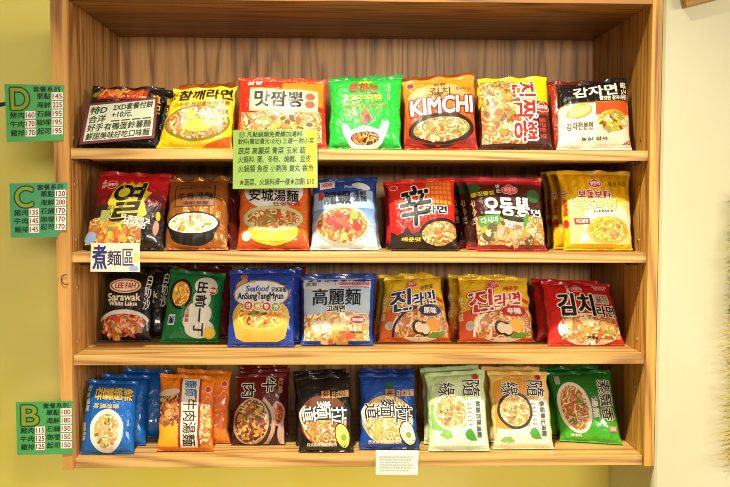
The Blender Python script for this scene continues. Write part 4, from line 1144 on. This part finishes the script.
f = Flat('price_card', quad([(87.5, 104), (158, 97), (154.2, 138), (79, 144.4)], (0.046, 0.042, 0.005, 0.005)), 0.0012, ink('#6a2838', 0.4, 0, 0.4), 'white handwritten price card with a maroon border leaning on the black packet', 'price card')
f.shape('white_paper', rect_pts(0.045, 0.06, 0.965, 0.945), '#c6cab2', lift=1)
for s_, bx, bd in (('特D', (0.07, 0.72, 0.30, 0.90), 0.008), ('2XD套餐付餅', (0.38, 0.76, 0.94, 0.92), 0.006), ('+10元.', (0.38, 0.58, 0.66, 0.73), 0.006), ('合洋', (0.07, 0.50, 0.30, 0.68), 0.006), ('好手', (0.07, 0.29, 0.28, 0.47), 0.006),
                   ('有鴨蛋鈴薯麵', (0.30, 0.28, 0.94, 0.46), 0.005), ('鮮甜美味好吃口味麵', (0.07, 0.08, 0.93, 0.25), 0.005), ('— — — —', (0.38, 0.49, 0.93, 0.515), 0.003)):
    f.text(s_, bx, '#2c3a24', bold=bd, lift=2, name='handwriting', italic=0.1)

f = Flat('shelf_sign', quad([(91, 243), (139.7, 243), (140, 271.9), (90.4, 271.6)], (0.004, 0.003, -0.001, -0.001)), 0.0012, ink('#e2d6c6', 0.45, 0, 0.2), 'small white sign with blue brush writing on the second shelf edge', 'sign')
f.text('煮', (0.04, 0.10, 0.32, 0.92), '#24306a', bold=0.022, lift=1)
f.text('麵', (0.34, 0.22, 0.62, 0.74), '#24284e', bold=0.006, lift=1)
f.text('區', (0.65, 0.22, 0.87, 0.80), '#3a3e5c', bold=0.004, lift=1)
f.shape('floral_print', ell_pts(0.87, 0.12, 0.10, 0.10, 18), '#9aa4c8', lift=0.5); f.shape('floral_print', ell_pts(0.92, 0.50, 0.06, 0.16, 18), '#d8c870', lift=0.5); f.shape('floral_print', ell_pts(0.05, 0.78, 0.05, 0.14, 18), '#d8d080', lift=0.5)

f = Flat('paper_slip', quad([(375.8, 450.3), (418.8, 450.6), (417.8, 474.9), (375.7, 474.5)], (0.004, 0.004, -0.002, -0.002)), 0.001, ink('#e4dcc8', 0.5, 0, 0.1), 'small faded white paper slip taped to the bottom shelf edge', 'paper slip')
f.shape('tape', rect_pts(0.0, 0.80, 1.0, 1.0), '#f4ead8', lift=0.5)
f.lines([(0.10, 0.70 - 0.11*i, 0.88 - 0.05*(i % 3), 0.76 - 0.11*i) for i in range(6)], '#aaa698', seed=4, name='faded_writing')

# ------------------------------------------------------------------ small things around the unit
pts = []
c0 = at(65.6, 279.5, -0.004)
for i in range(13):
    a = math.radians(75 + i*17)
    pts.append(c0 + Vector((0.0075*math.cos(a), 0, 0.0085*math.sin(a))))
pts.append(pts[-1] + Vector((0.002, 0.0065, 0)))
bm = tube_bm(pts, 0.0009, 8)
base = at(65.6, 279.5, 0)
bmesh.ops.translate(bm, verts=bm.verts[:], vec=-base)
o = from_bm('wire_hook', bm, ink('#2a1a12', 0.4, 0.5), None, base, True)
tag(o, 'small dark wire hook on the front edge of the left side panel', 'hook')

a, b2 = at(-14, 104.5, -0.002), at(6, 104.5, -0.004)
bm = tube_bm([a.lerp(b2, i/8) + Vector((0, 0, 0.001*math.sin(i))) for i in range(9)], 0.0038, 10)
bmesh.ops.translate(bm, verts=bm.verts[:], vec=-b2)
o = from_bm('black_cable', bm, ink('#23262e', 0.5), None, b2, True)
tag(o, 'black cable end reaching in from the left behind the letter D card', 'cable')

# framed picture on the pillar, its lower left corner in view
c1 = at(686.5, 6.5, PY - 0.020)
ex = (at(712, 0, PY - 0.020) - c1).normalized(); ez = Vector((-ex.z, 0, ex.x))
fr = bpy.data.objects.new('picture_frame', None); COL.objects.link(fr)
fr.location = c1
tag(fr, 'wooden framed picture on the cream pillar, cut off by the top right corner', 'picture frame')


def bar(x0, x1, z0, z1, y0, y1):
    bm = box_bm((x0, y0, z0), (x1, y1, z1), 0.001)
    for v in bm.verts:
        v.co = ex*v.co.x + ez*v.co.z + Vector((0, v.co.y, 0))
    return bm


FW, FH = 0.20, 0.26
for q in ((0, FW, 0, 0.009), (0, FW, FH - 0.009, FH), (0, 0.009, 0.009, FH - 0.009), (FW - 0.009, FW, 0.009, FH - 0.009)):
    from_bm('frame_bar', bar(*q, 0, 0.0195), ink('#a87838', 0.45), fr)
from_bm('picture', bar(0.009, FW - 0.009, 0.009, FH - 0.009, 0.006, 0.0195), ink('#dcd4c8', 0.4), fr)

# dried garland hanging on the pillar at the right edge
gx = at(750, 215, PY - 0.03)
gar = bpy.data.objects.new('hanging_garland', None); COL.objects.link(gar)
gar.location = gx
tag(gar, 'bushy dark green and golden garland hanging at the right edge of the pillar', 'garland')
zl = at(750, 470, PY - 0.03).z - gx.z
bm = tube_bm([Vector((0.004*math.sin(i), 0, 0.03 + (zl - 0.03)*i/20)) for i in range(21)], 0.004, 8)
bmesh.ops.translate(bm, verts=bm.verts[:], vec=(0, 0.024, 0))
from_bm('stem', bm, ink('#5a4426', 0.7, 0, 0), gar, None, True)
r = random.Random(5)
for nm, col, cnt, z0, z1, ln in (('green_needles', '#3a4a20', 750, 0.03, zl*0.42, 0.030), ('golden_needles', '#dcc450', 900, zl*0.10, zl, 0.040)):
    bm = bmesh.new()
    for k in range(cnt):
        z = z0 + (z1 - z0)*r.random()
        a = r.uniform(0, 2*math.pi)
        dv = Vector((math.cos(a), -abs(math.sin(a))*0.7, r.uniform(-0.2, 0.8))).normalized()
        l = ln*r.uniform(0.5, 1.1)
        p0 = Vector((0, 0.018, z)) + dv*0.003
        tube_bm([p0, p0 + dv*l*0.6 + Vector((0, 0, -0.002)), p0 + dv*l + Vector((0, 0, -0.006))], 0.0011, 4, bm, 0.0003)
    from_bm(nm, bm, ink(col, 0.7, 0, 0), gar)
